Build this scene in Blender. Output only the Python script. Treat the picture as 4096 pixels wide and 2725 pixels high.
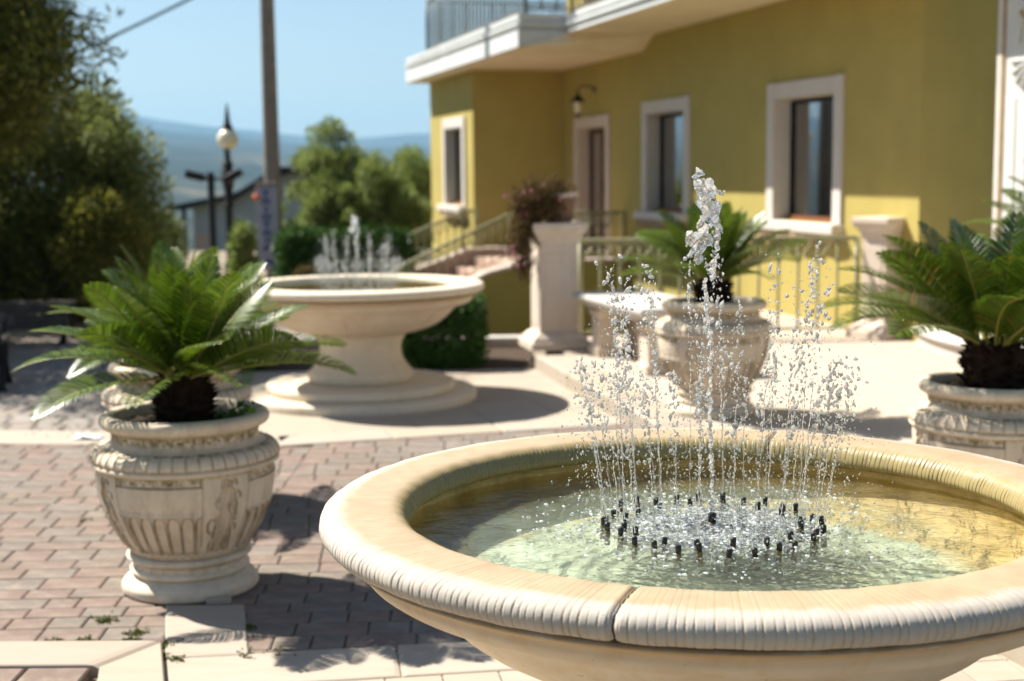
import bpy, math, random
import numpy as np
from mathutils import Vector, Matrix
R = math.radians
for o in list(bpy.data.objects): bpy.data.objects.remove(o)
sc = bpy.context.scene
COL = sc.collection
rng = np.random.default_rng(7)
random.seed(7)

# ------------------------------------------------------------------ camera, sky, sun, exposure
cam = bpy.data.cameras.new('camera'); camo = bpy.data.objects.new('camera', cam); COL.objects.link(camo)
cam.lens = 50; cam.sensor_width = 36; cam.clip_start = .05; cam.clip_end = 40000
camo.matrix_world = Matrix.Translation((0, 0, 1.75)) @ Matrix.Rotation(math.pi/2 - .1185, 4, 'X') @ Matrix.Rotation(-.010, 4, 'Z')
cam.dof.use_dof = True; cam.dof.focus_distance = 3.42; cam.dof.aperture_fstop = 2.8; cam.dof.aperture_blades = 0
sc.camera = camo
SUN_EL, SUN_ROT = R(49.5), R(-58.5)
w = bpy.data.worlds.new('World'); sc.world = w; w.use_nodes = True
wn = w.node_tree.nodes; bg = wn['Background']
sky = wn.new('ShaderNodeTexSky'); sky.sky_type = 'NISHITA'; sky.sun_disc = False
sky.sun_elevation = SUN_EL; sky.sun_rotation = SUN_ROT % (2*math.pi)
sky.altitude = 300; sky.air_density = 1.0; sky.dust_density = .7; sky.ozone_density = 1.0
w.node_tree.links.new(sky.outputs[0], bg.inputs[0]); bg.inputs[1].default_value = .043
sl = bpy.data.lights.new('sun', 'SUN'); sl.energy = 4.4; sl.angle = R(.53); sl.color = (1, .95, .86)
so = bpy.data.objects.new('sun', sl); COL.objects.link(so)
sd = Vector((math.sin(SUN_ROT)*math.cos(SUN_EL), math.cos(SUN_ROT)*math.cos(SUN_EL), math.sin(SUN_EL)))
so.rotation_euler = sd.to_track_quat('Z', 'Y').to_euler(); so.location = (-20, 14, 30)
sc.view_settings.view_transform = 'Standard'; sc.view_settings.look = 'None'
sc.view_settings.exposure = 1.50; sc.view_settings.gamma = 1.0
cy = sc.cycles
cy.max_bounces = 10; cy.diffuse_bounces = 5; cy.glossy_bounces = 4; cy.transmission_bounces = 10; cy.transparent_max_bounces = 24
cy.volume_bounces = 0; cy.use_denoising = True; cy.sample_clamp_indirect = 12.0; cy.caustics_reflective = False; cy.caustics_refractive = False

# ------------------------------------------------------------------ materials
class NT:
    def __init__(s, name):
        s.m = bpy.data.materials.new(name); s.m.use_nodes = True
        s.t = s.m.node_tree; s.b = s.t.nodes['Principled BSDF']; s.out = s.t.nodes['Material Output']
    def n(s, typ, **kw):
        x = s.t.nodes.new(typ)
        for k, v in kw.items(): setattr(x, k, v)
        return x
    def l(s, a, b): s.t.links.new(a, b)
    def coord(s, scale=(1, 1, 1), space='Object'):
        tc = s.n('ShaderNodeTexCoord'); mp = s.n('ShaderNodeMapping'); s.l(tc.outputs[space], mp.inputs[0]); mp.inputs['Scale'].default_value = scale
        return mp.outputs[0]
    def noise(s, scale, detail=5, rough=.6, vec=None, stretch=(1, 1, 1)):
        x = s.n('ShaderNodeTexNoise'); x.inputs['Scale'].default_value = scale; x.inputs['Detail'].default_value = detail; x.inputs['Roughness'].default_value = rough
        s.l(vec if vec is not None else s.coord(stretch), x.inputs['Vector']); return x.outputs['Fac']
    def ramp(s, fac, stops):
        x = s.n('ShaderNodeValToRGB'); e = x.color_ramp.elements
        while len(e) < len(stops): e.new(.5)
        for i, (p, c) in enumerate(stops): e[i].position = p; e[i].color = (*c, 1) if len(c) == 3 else c
        s.l(fac, x.inputs[0]); return x.outputs[0]
    def mix(s, fac, a, b, mode='MIX'):
        x = s.n('ShaderNodeMix', data_type='RGBA', blend_type=mode)
        for v, i in ((fac, 0), (a, 6), (b, 7)):
            if isinstance(v, (int, float)): x.inputs[i].default_value = v
            elif isinstance(v, tuple): x.inputs[i].default_value = (*v, 1)
            else: s.l(v, x.inputs[i])
        return x.outputs[2]
    def math(s, op, a, b=0.0, clamp=False):
        x = s.n('ShaderNodeMath', operation=op, use_clamp=clamp)
        for i, v in enumerate((a, b)):
            if isinstance(v, (int, float)): x.inputs[i].default_value = v
            else: s.l(v, x.inputs[i])
        return x.outputs[0]
    def bump(s, h, strength=.3, dist=.005):
        x = s.n('ShaderNodeBump'); x.inputs['Strength'].default_value = strength; x.inputs['Distance'].default_value = dist
        s.l(h, x.inputs['Height']); s.l(x.outputs[0], s.b.inputs['Normal']); return x.outputs[0]
    def col(s, c):
        if isinstance(c, tuple): s.b.inputs['Base Color'].default_value = (*c, 1)
        else: s.l(c, s.b.inputs['Base Color'])
    def set(s, rough=.8, spec=.3, metal=0.0):
        s.b.inputs['Roughness'].default_value = rough; s.b.inputs['Specular IOR Level'].default_value = spec; s.b.inputs['Metallic'].default_value = metal
    def attr(s, name):
        x = s.n('ShaderNodeAttribute', attribute_name=name); return x.outputs['Fac']
    def rand(s):
        return s.math('FRACT', s.math('ADD', s.n('ShaderNodeObjectInfo').outputs['Random'], s.n('ShaderNodeNewGeometry').outputs['Random Per Island']))

def simple(name, c, rough=.7, spec=.3, metal=0., var=.12, scale=8., bump=0., bscale=60.):
    t = NT(name)
    lo = tuple(max(0, x*(1-var*2)) for x in c); hi = tuple(min(1, x*(1+var)) for x in c)
    t.col(t.ramp(t.noise(scale), [(.3, lo), (.7, hi)])); t.set(rough, spec, metal)
    if bump: t.bump(t.noise(bscale, 6), bump, .004)
    return t.m

def stone(name, base, stain, dark, sc_=6., bump=.25, stain_amt=.55, rough=.75):
    t = NT(name)
    a = t.noise(sc_, 7, .65); b = t.noise(sc_*4.5, 6, .7); v = t.noise(sc_*1.3, 5, .6, stretch=(2.5, 2.5, .5))
    c = t.mix(t.ramp(a, [(.35, (0, 0, 0)), (.7, (1, 1, 1))]), base, tuple(x*1.08 for x in base))
    c = t.mix(t.math('MULTIPLY', t.ramp(v, [(.5, (0, 0, 0)), (.72, (1, 1, 1))]), stain_amt), c, stain)
    c = t.mix(t.math('MULTIPLY', t.ramp(b, [(.62, (0, 0, 0)), (.75, (1, 1, 1))]), stain_amt), c, dark)
    t.col(c); t.set(rough, .25); t.bump(t.noise(90, 8, .7), bump, .003); return t.m

def paint(name, c, scale=1.5):
    t = NT(name)
    a = t.noise(scale, 6, .6); d = tuple(x*.86 for x in c)
    c2 = t.mix(t.ramp(a, [(.3, (0, 0, 0)), (.7, (1, 1, 1))]), d, c)
    c2 = t.mix(t.math('MULTIPLY', t.ramp(t.noise(3, 6, .7, stretch=(2, 2, .15)), [(.5, (0, 0, 0)), (.75, (1, 1, 1))]), .3), c2, tuple(x*.75 for x in c))
    t.col(c2); t.set(.9, .15); t.bump(t.noise(220, 4), .15, .002); return t.m

M = {}
M['wall'] = paint('yellow_plaster', (0.415, 0.336, 0.104))
M['soffit'] = paint('cream_soffit', (0.808, 0.685, 0.491))
M['white'] = paint('white_plaster', (0.592, 0.585, 0.548))
M['fascia'] = paint('white_fascia', (0.592, 0.607, 0.592))
M['frame_stone'] = stone('pale_window_stone', (0.550, 0.504, 0.458), (0.458, 0.397, 0.320), (0.382, 0.320, 0.260), 4, .15, .25)
M['white_stone'] = stone('white_step_stone', (0.471, 0.439, 0.395), (0.395, 0.344, 0.280), (0.318, 0.273, 0.223), 4, .15, .3)
M['pillar'] = stone('pillar_limestone', (0.571, 0.482, 0.392), (0.445, 0.339, 0.241), (0.321, 0.241, 0.160), 5, .25, .4)
M['shadowed_stone'] = stone('rough_shadowed_stone', (.36, .25, .16), (.24, .16, .09), (.15, .1, .06), 14, .8, .6)  # rough sill underside, with the sill's dark shadow put into its brown
M['brick_pink'] = stone('pink_stair_stone', (.44, .31, .25), (.33, .23, .17), (.24, .17, .12), 9, .5, .5)
M['coping'] = stone('pale_coping', (0.504, 0.420, 0.366), (0.382, 0.290, 0.229), (0.268, 0.198, 0.152), 12, .5, .6)
M['terrace'] = stone('terrace_screed', (0.431, 0.359, 0.287), (0.392, 0.306, 0.228), (0.359, 0.279, 0.215), 1.1, .1, .35)
M['fount'] = stone('fountain_stone', (0.630, 0.544, 0.410), (0.516, 0.392, 0.247), (0.401, 0.306, 0.191), 4, .2, .45)
M['plaster_grey'] = paint('grey_render', (.36, .37, .40))
M['iron'] = simple('black_iron', (.012, .012, .013), .55, .4, .3)
M['dark_roof'] = simple('dark_roof', (.03, .028, .028), .8)
M['rail'] = simple('olive_rail_paint', (.31, .30, .16), .5, .4)
M['rail_grey'] = simple('grey_green_rail_paint', (.10, .12, .105), .5, .4)
M['wood'] = simple('dark_walnut', (.07, .035, .018), .45, .4, scale=20)
M['wood_red'] = simple('red_brown_sill', (.20, .07, .03), .5, .4)
M['bench_wood'] = simple('weathered_slats', (.09, .075, .06), .75, .2, scale=14)
M['soil'] = simple('dark_soil', (.028, .02, .014), .95, .1, bump=.8, scale=25)
M['mud'] = simple('garden_soil', (.07, .05, .035), .95, .1, bump=.8, scale=12)
M['terracotta'] = simple('terracotta', (.46, .23, .13), .8)
M['brown_pot'] = simple('brown_clay', (.20, .115, .075), .85)
M['concrete'] = simple('pole_concrete', (.21, .185, .16), .85, bump=.3)
M['grey_metal'] = simple('grey_metal', (.22, .23, .25), .5)
M['trunk'] = simple('olive_bark', (.10, .08, .06), .9, bump=.8, scale=10, bscale=25)
M['black_rubber'] = simple('black_nozzle', (.012, .012, .012), .35, .5)
M['brass'] = simple('dull_brass', (.20, .15, .06), .45, .5, .4)
M['paper'] = simple('white_paper', (.78, .8, .84), .8)
M['flower'] = simple('pink_petals', (.62, .16, .30), .7)
M['orange'] = simple('orange_plastic', (.75, .16, .06), .5)
M['sign'] = simple('sign_board', (.30, .31, .40), .5, var=.05)
M['blue'] = simple('blue_letters', (.02, .05, .24), .5, var=.05)
M['curtain'] = simple('pale_curtain', (.62, .62, .60), .9)
M['dark_in'] = simple('dark_interior', (.02, .02, .022), .9)
M['globe'] = simple('opal_globe', (.74, .68, .50), .25, .5, var=.04)
M['trunkcyc'] = simple('cycad_trunk', (.035, .018, .010), .95, .1, scale=30, bump=.8)
M['rachis'] = simple('frond_midrib', (.26, .24, .05), .5, .4)
M['dry'] = simple('dry_leaflets', (.40, .17, .05), .7)
M['cloth_gold'] = simple('gilt_ornament', (.45, .3, .15), .6)

def foliage(name, lo, mid, hi, rough=.5, spec=.35, trans=.25):
    t = NT(name)
    g = t.n('ShaderNodeNewGeometry').outputs['Random Per Island']
    c = t.ramp(g, [(0, lo), (.5, mid), (1, hi)])
    t.col(c); t.set(rough, spec)
    tr = t.n('ShaderNodeBsdfTranslucent'); t.l(c, tr.inputs[0])
    mx = t.n('ShaderNodeMixShader'); mx.inputs[0].default_value = trans
    t.l(t.b.outputs[0], mx.inputs[1]); t.l(tr.outputs[0], mx.inputs[2]); t.l(mx.outputs[0], t.out.inputs[0]); return t.m
M['cycad'] = foliage('cycad_leaflets', (.04, .072, .004), (.082, .142, .008), (.155, .21, .014), .35, .5, .28)
t_ = foliage('cycad_with_dry_tips', (.04, .065, .005), (.09, .13, .008), (.16, .19, .015), .33, .55, .25); e_ = [n for n in t_.node_tree.nodes if n.bl_idname == 'ShaderNodeValToRGB'][0].color_ramp.elements; x_ = e_.new(.955); x_.color = (.10, .19, .018, 1); x_ = e_.new(.965); x_.color = (.38, .15, .04, 1); e_[-1].color = (.30, .12, .03, 1); M['dry_frond'] = t_
M['olive'] = foliage('olive_leaves', (0.091, 0.117, 0.019), (0.182, 0.221, 0.052), (0.325, 0.364, 0.130), .5, .4, .4)
M['olive_dark'] = foliage('dark_olive_leaves', (0.078, 0.091, 0.010), (0.156, 0.169, 0.026), (0.299, 0.286, 0.065), .55, .3, .4)
M['bright'] = foliage('bright_green_leaves', (0.092, 0.138, 0.023), (0.196, 0.252, 0.058), (0.310, 0.356, 0.115), .5, .3, .4)
M['box'] = foliage('box_leaves', (.02, .05, .006), (.04, .10, .012), (.07, .15, .02), .5, .3, .2)
M['weed'] = foliage('moss', (.06, .07, .01), (.10, .12, .02), (.14, .17, .03), .9, .1, .1)
M['brown_leaf'] = foliage('brown_leaves', (.10, .07, .02), (.15, .11, .035), (.2, .15, .05), .8, .1, .1)
M['trail'] = foliage('trailing_leaves', (.07, .045, .014), (.12, .08, .025), (.18, .11, .04), .7, .2, .2)

t = NT('window_glass'); t.b.inputs['Base Color'].default_value = (.012, .014, .016, 1); t.set(.06, .7)
gl = t.n('ShaderNodeBsdfTransparent'); mx = t.n('ShaderNodeMixShader'); fr = t.n('ShaderNodeFresnel'); fr.inputs[0].default_value = 1.5
gs = t.n('ShaderNodeBsdfGlossy'); gs.inputs['Roughness'].default_value = .03
t.l(t.math('MULTIPLY', fr.outputs[0], 4.5, True), mx.inputs[0]); gl.inputs[0].default_value = (.86, .88, .88, 1)
t.l(gl.outputs[0], mx.inputs[1]); t.l(gs.outputs[0], mx.inputs[2]); t.l(mx.outputs[0], t.out.inputs[0]); M['glass'] = t.m
t = NT('balcony_screen'); t.col((.24, .29, .31)); t.set(.4, .4); t.b.inputs['Alpha'].default_value = .20; M['screen'] = t.m

t = NT('drop_water'); g = t.n('ShaderNodeBsdfGlass'); g.inputs['IOR'].default_value = 1.33; g.inputs['Roughness'].default_value = .04
wt = t.n('ShaderNodeBsdfTranslucent'); wt.inputs[0].default_value = (.9, .92, .93, 1); mx = t.n('ShaderNodeMixShader'); mx.inputs[0].default_value = .20
t.l(g.outputs[0], mx.inputs[1]); t.l(wt.outputs[0], mx.inputs[2]); t.l(mx.outputs[0], t.out.inputs[0]); M['drop'] = t.m
t = NT('jet_water'); g = t.n('ShaderNodeBsdfGlass'); g.inputs['IOR'].default_value = 1.33; g.inputs['Roughness'].default_value = .02
wt = t.n('ShaderNodeBsdfTranslucent'); wt.inputs[0].default_value = (.9, .92, .93, 1); mx = t.n('ShaderNodeMixShader'); mx.inputs[0].default_value = .22
t.l(g.outputs[0], mx.inputs[1]); t.l(wt.outputs[0], mx.inputs[2]); t.l(mx.outputs[0], t.out.inputs[0]); M['jet'] = t.m

t = NT('basin_water')
bn = t.n('ShaderNodeBump'); bn.inputs['Strength'].default_value = 1.0; bn.inputs['Distance'].default_value = .012
tc = t.n('ShaderNodeTexCoord'); sp = t.n('ShaderNodeSeparateXYZ'); t.l(tc.outputs['Object'], sp.inputs[0])
rad = t.math('SQRT', t.math('ADD', t.math('MULTIPLY', sp.outputs[0], sp.outputs[0]), t.math('MULTIPLY', sp.outputs[1], sp.outputs[1])))
agit = t.ramp(rad, [(.20, (1, 1, 1)), (.48, (.12,)*3)])
h = t.math('ADD', t.noise(14, 4, .6), t.math('MULTIPLY', t.math('MULTIPLY', t.noise(70, 4, .7), agit), 1.3)); t.l(h, bn.inputs['Height'])
fr = t.n('ShaderNodeFresnel'); fr.inputs[0].default_value = 1.33; t.l(bn.outputs[0], fr.inputs['Normal'])
tr = t.n('ShaderNodeBsdfTransparent'); tr.inputs[0].default_value = (.96, .98, .95, 1)
rf = t.n('ShaderNodeBsdfRefraction'); rf.inputs['IOR'].default_value = 1.33; rf.inputs['Roughness'].default_value = .0; rf.inputs[0].default_value = (.97, 1, .96, 1); t.l(bn.outputs[0], rf.inputs['Normal'])
gs = t.n('ShaderNodeBsdfGlossy'); gs.inputs['Roughness'].default_value = .06; t.l(bn.outputs[0], gs.inputs['Normal'])
m1 = t.n('ShaderNodeMixShader'); m1.inputs[0].default_value = .24; t.l(tr.outputs[0], m1.inputs[1]); t.l(rf.outputs[0], m1.inputs[2])
m2 = t.n('ShaderNodeMixShader'); t.l(fr.outputs[0], m2.inputs[0]); t.l(m1.outputs[0], m2.inputs[1]); t.l(gs.outputs[0], m2.inputs[2]); t.l(m2.outputs[0], t.out.inputs[0])
M['water'] = t.m
t = NT('white_foam'); t.col((.9, .93, .92)); t.set(.15, .5); wt = t.n('ShaderNodeBsdfTranslucent'); wt.inputs[0].default_value = (.9, .93, .92, 1); tp_ = t.n('ShaderNodeBsdfTransparent'); mx = t.n('ShaderNodeMixShader'); mx.inputs[0].default_value = .5; m3 = t.n('ShaderNodeMixShader'); m3.inputs[0].default_value = .35
t.l(t.b.outputs[0], mx.inputs[1]); t.l(wt.outputs[0], mx.inputs[2]); t.l(mx.outputs[0], m3.inputs[1]); t.l(tp_.outputs[0], m3.inputs[2]); t.l(m3.outputs[0], t.out.inputs[0]); M['foam'] = t.m

# rim stone: tooled limestone, wet and orange towards the water, pale at the outer edge
t = NT('tooled_rim_stone')
tc = t.n('ShaderNodeTexCoord'); sp = t.n('ShaderNodeSeparateXYZ'); t.l(tc.outputs['Object'], sp.inputs[0])
rad = t.math('SQRT', t.math('ADD', t.math('MULTIPLY', sp.outputs[0], sp.outputs[0]), t.math('MULTIPLY', sp.outputs[1], sp.outputs[1])))
radn = t.math('ADD', rad, t.math('MULTIPLY', t.math('SUBTRACT', t.noise(14, 6, .7), .5), .06))
wet = t.ramp(radn, [(.905, (1, 1, 1)), (.935, (0, 0, 0))])
alg = t.ramp(radn, [(.772, (1, 1, 1)), (.800, (0, 0, 0))])
dry = t.mix(t.ramp(t.noise(7, 6, .65), [(.35, (0, 0, 0)), (.7, (1, 1, 1))]), (0.395, 0.350, 0.299), (0.445, 0.401, 0.344))
wc = t.mix(t.ramp(t.noise(9, 6, .65), [(.3, (0, 0, 0)), (.7, (1, 1, 1))]), (.37, .27, .165), (.44, .335, .215))
c = t.mix(wet, dry, wc); c = t.mix(alg, c, (0.292, 0.229, 0.095))
gr = t.attr('groove')
c = t.mix(t.math('MULTIPLY', gr, t.ramp(t.noise(3.0, 3), [(.3, (.15,)*3), (.75, (.8,)*3)])), c, (.33, .20, .09))
c = t.mix(t.ramp(t.noise(130, 3, .5), [(.68, (0, 0, 0)), (.72, (.8, .8, .8))]), c, (.25, .16, .07))
t.col(c); t.set(.55, .3); t.l(t.ramp(wet, [(0, (.8,)*3), (1, (.42,)*3)]), t.b.inputs['Roughness']); t.bump(t.noise(160, 7, .7), .25, .002); M['rim'] = t.m

t = NT('bowl_stone')   # outside of bowl: stain under the rim, streaks
tc = t.n('ShaderNodeTexCoord'); sp = t.n('ShaderNodeSeparateXYZ'); t.l(tc.outputs['Object'], sp.inputs[0])
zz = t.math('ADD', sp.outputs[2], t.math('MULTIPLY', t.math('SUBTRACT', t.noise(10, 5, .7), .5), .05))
base = t.mix(t.ramp(t.noise(5, 7, .65), [(.35, (0, 0, 0)), (.7, (1, 1, 1))]), (0.553, 0.449, 0.326), (0.630, 0.544, 0.429))
c = t.mix(t.math('MULTIPLY', t.ramp(t.noise(6, 6, .7, stretch=(3, 3, .5)), [(.5, (0, 0, 0)), (.7, (1, 1, 1))]), .5), base, (.50, .35, .19))
band = t.ramp(zz, [(.0, (0, 0, 0)), (.35, (0, 0, 0)), (.5, (0, 0, 0))])
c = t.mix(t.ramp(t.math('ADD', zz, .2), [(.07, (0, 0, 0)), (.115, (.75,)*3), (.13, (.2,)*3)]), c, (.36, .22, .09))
c = t.mix(t.ramp(t.noise(28, 4, .6), [(.70, (0, 0, 0)), (.75, (.8,)*3)]), c, (.22, .12, .06))
t.col(c); t.set(.7, .25); t.bump(t.noise(80, 8, .7), .25, .003); M['bowl'] = t.m

t = NT('basin_liner'); a = t.noise(5, 6, .7)
c = t.mix(t.ramp(a, [(.38, (0, 0, 0)), (.62, (1, 1, 1))]), (.54, .60, .42), (.67, .74, .57)); c = t.mix(t.ramp(t.noise(22, 6, .7), [(.55, (0, 0, 0)), (.68, (.7,)*3)]), c, (.30, .34, .16)); tc = t.n('ShaderNodeTexCoord'); sp = t.n('ShaderNodeSeparateXYZ'); t.l(tc.outputs['Object'], sp.inputs[0]); rad = t.math('SQRT', t.math('ADD', t.math('MULTIPLY', sp.outputs[0], sp.outputs[0]), t.math('MULTIPLY', sp.outputs[1], sp.outputs[1]))); c = t.mix(t.ramp(t.math('ADD', rad, t.math('MULTIPLY', t.math('SUBTRACT', t.noise(6, 6, .7), .5), .25)), [(.585, (0, 0, 0)), (.66, (1, 1, 1))]), c, t.ramp(t.noise(6, 6, .7), [(.3, (.34, .23, .07)), (.5, (.56, .40, .15)), (.75, (.76, .60, .30))])); t.col(c); t.set(.6, .3); M['liner'] = t.m
t = NT('basin_algae'); a = t.noise(6, 6, .7)
c = t.ramp(a, [(.3, (.34, .23, .07)), (.5, (.56, .40, .15)), (.75, (.76, .60, .30))]); t.col(c); t.set(.6, .3); M['algae'] = t.m

t = NT('urn_stone')
crev = t.attr('cavity')
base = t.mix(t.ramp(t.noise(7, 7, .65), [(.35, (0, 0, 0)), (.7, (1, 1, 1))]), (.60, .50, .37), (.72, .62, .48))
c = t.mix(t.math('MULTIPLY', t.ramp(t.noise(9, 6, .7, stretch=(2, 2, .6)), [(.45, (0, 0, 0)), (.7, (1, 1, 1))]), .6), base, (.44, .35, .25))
c = t.mix(t.math('MULTIPLY', crev, t.ramp(t.noise(12, 4), [(.25, (.3,)*3), (.6, (.95,)*3)])), c, (.17, .115, .055))  # carved recesses coloured dark brown through the cavity mask
mo = t.attr('moss')
c = t.mix(t.math('MULTIPLY', mo, t.ramp(t.noise(38, 6, .75), [(.42, (0, 0, 0)), (.58, (1,)*3)])), c, (.15, .10, .02))
t.col(c); t.set(.8, .2); t.bump(t.noise(150, 8, .7), .3, .002); M['urn'] = t.m

def paver_mat(name, pinks, greys, amt=.5, bump=.6):
    t = NT(name); r = t.rand()
    c = t.ramp(r, [(0, greys[0]), (.25, greys[1]), (.45, greys[0]), (.55, pinks[0]), (.8, pinks[1]), (1, pinks[0])])
    c = t.mix(t.math('MULTIPLY', t.ramp(t.noise(260, 4, .7), [(.4, (0, 0, 0)), (.65, (1, 1, 1))]), .4), c, (.20, .15, .12))
    c = t.mix(t.math('MULTIPLY', t.ramp(t.noise(7, 5, .7), [(.4, (0, 0, 0)), (.7, (1, 1, 1))]), .35), c, (.42, .36, .29))
    wtc = t.n('ShaderNodeNewGeometry').outputs['Position']
    c = t.mix(t.math('MULTIPLY', t.ramp(t.noise(1.6, 7, .7, vec=wtc), [(.42, (0, 0, 0)), (.68, (1, 1, 1))]), .55), c, (.17, .135, .10))
    c = t.mix(t.math('MULTIPLY', t.ramp(t.noise(9, 7, .75, vec=wtc), [(.56, (0, 0, 0)), (.66, (1, 1, 1))]), .5), c, (.33, .27, .20))
    t.col(c); t.set(.9, .15); t.bump(t.noise(160, 8, .75), bump, .004); return t.m
M['paver'] = paver_mat('red_porphyry_setts', ((.180, .130, .112), (.196, .134, .114)), ((.155, .136, .120), (.178, .154, .134)))
M['cobble'] = paver_mat('grey_cobbles', ((0.284, 0.246, 0.218), (0.312, 0.265, 0.227)), ((0.265, 0.246, 0.218), (0.321, 0.294, 0.265)))
t = NT('pale_slabs'); r = t.rand()
c = t.ramp(r, [(0, (0.344, 0.286, 0.230)), (.5, (0.378, 0.327, 0.269)), (1, (0.361, 0.310, 0.240))])
c = t.mix(t.math('MULTIPLY', t.ramp(t.noise(3, 6, .7, stretch=(1, 4, 1)), [(.45, (0, 0, 0)), (.7, (1, 1, 1))]), .5), c, (0.331, 0.261, 0.178))
c = t.mix(t.math('MULTIPLY', t.ramp(t.noise(120, 4, .7), [(.6, (0, 0, 0)), (.7, (1, 1, 1))]), .3), c, (.35, .27, .18))
t.col(c); t.set(.8, .2); t.bump(t.noise(140, 7, .7), .2, .002); M['slab'] = t.m
t = NT('mossy_joint'); t.col(t.ramp(t.noise(5, 6, .7), [(.40, (.27, .22, .175)), (.60, (.22, .185, .12)), (.72, (.13, .135, .04))])); t.set(.95, .1); t.bump(t.noise(120, 6), .8, .01); M['joint'] = t.m
t = NT('pale_joint'); t.col(t.ramp(t.noise(5, 6, .7), [(.35, (.36, .29, .22)), (.7, (.26, .21, .15))])); t.set(.95, .1); M['pjoint'] = t.m
t = NT('earth'); t.col(t.ramp(t.noise(.8, 8, .7), [(.35, (.10, .085, .05)), (.65, (.08, .09, .03))])); t.set(.95, .1); M['earth'] = t.m
t = NT('far_hills'); a = t.noise(.0012, 9, .7); b = t.noise(.0026, 8, .7)
c = t.mix(t.ramp(a, [(.42, (0, 0, 0)), (.58, (1,)*3)]), (.018, .026, .02), (.045, .05, .035)); c = t.mix(t.ramp(b, [(.56, (0, 0, 0)), (.66, (.8,)*3)]), c, (.19, .15, .10)); t.col(c); t.set(.95, .05); M['hills'] = t.m

# ------------------------------------------------------------------ helpers
def mesh(name, V, F, mat=None, smooth=False, attrs=None):
    me = bpy.data.meshes.new(name)
    if isinstance(F, np.ndarray):
        V = np.asarray(V, dtype=np.float32); k = F.shape[1]; n = len(F)
        me.vertices.add(len(V)); me.vertices.foreach_set('co', V.ravel())
        me.loops.add(n*k); me.loops.foreach_set('vertex_index', F.astype(np.int32).ravel())
        me.polygons.add(n); me.polygons.foreach_set('loop_start', np.arange(0, n*k, k, dtype=np.int32))
        me.update(calc_edges=True); me.validate()
    else:
        me.from_pydata([tuple(v) for v in V], [], F)
    if mat: me.materials.append(mat)
    if smooth: me.polygons.foreach_set('use_smooth', np.ones(len(me.polygons), dtype=bool))
    for k_, a in (attrs or {}).items():
        at = me.attributes.new(k_, 'FLOAT', 'POINT'); at.data.foreach_set('value', np.asarray(a, dtype=np.float32))
    me.update(); return me
def link(name, me, parent=None, loc=None, rz=None):
    o = bpy.data.objects.new(name, me); COL.objects.link(o)
    if parent: o.parent = parent
    if loc is not None: o.location = loc
    if rz is not None: o.rotation_euler[2] = rz
    return o
def tag(o, label=None, cat=None, group=None, kind=None):
    for k, v in (('label', label), ('category', cat), ('group', group), ('kind', kind)):
        if v: o[k] = v
    return o
def thing(name, label, cat, loc=(0, 0, 0), rz=0., group=None):
    o = bpy.data.objects.new(name, None); COL.objects.link(o); o.location = loc; o.rotation_euler[2] = rz; o.empty_display_size = .1
    return tag(o, label, cat, group)
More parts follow.
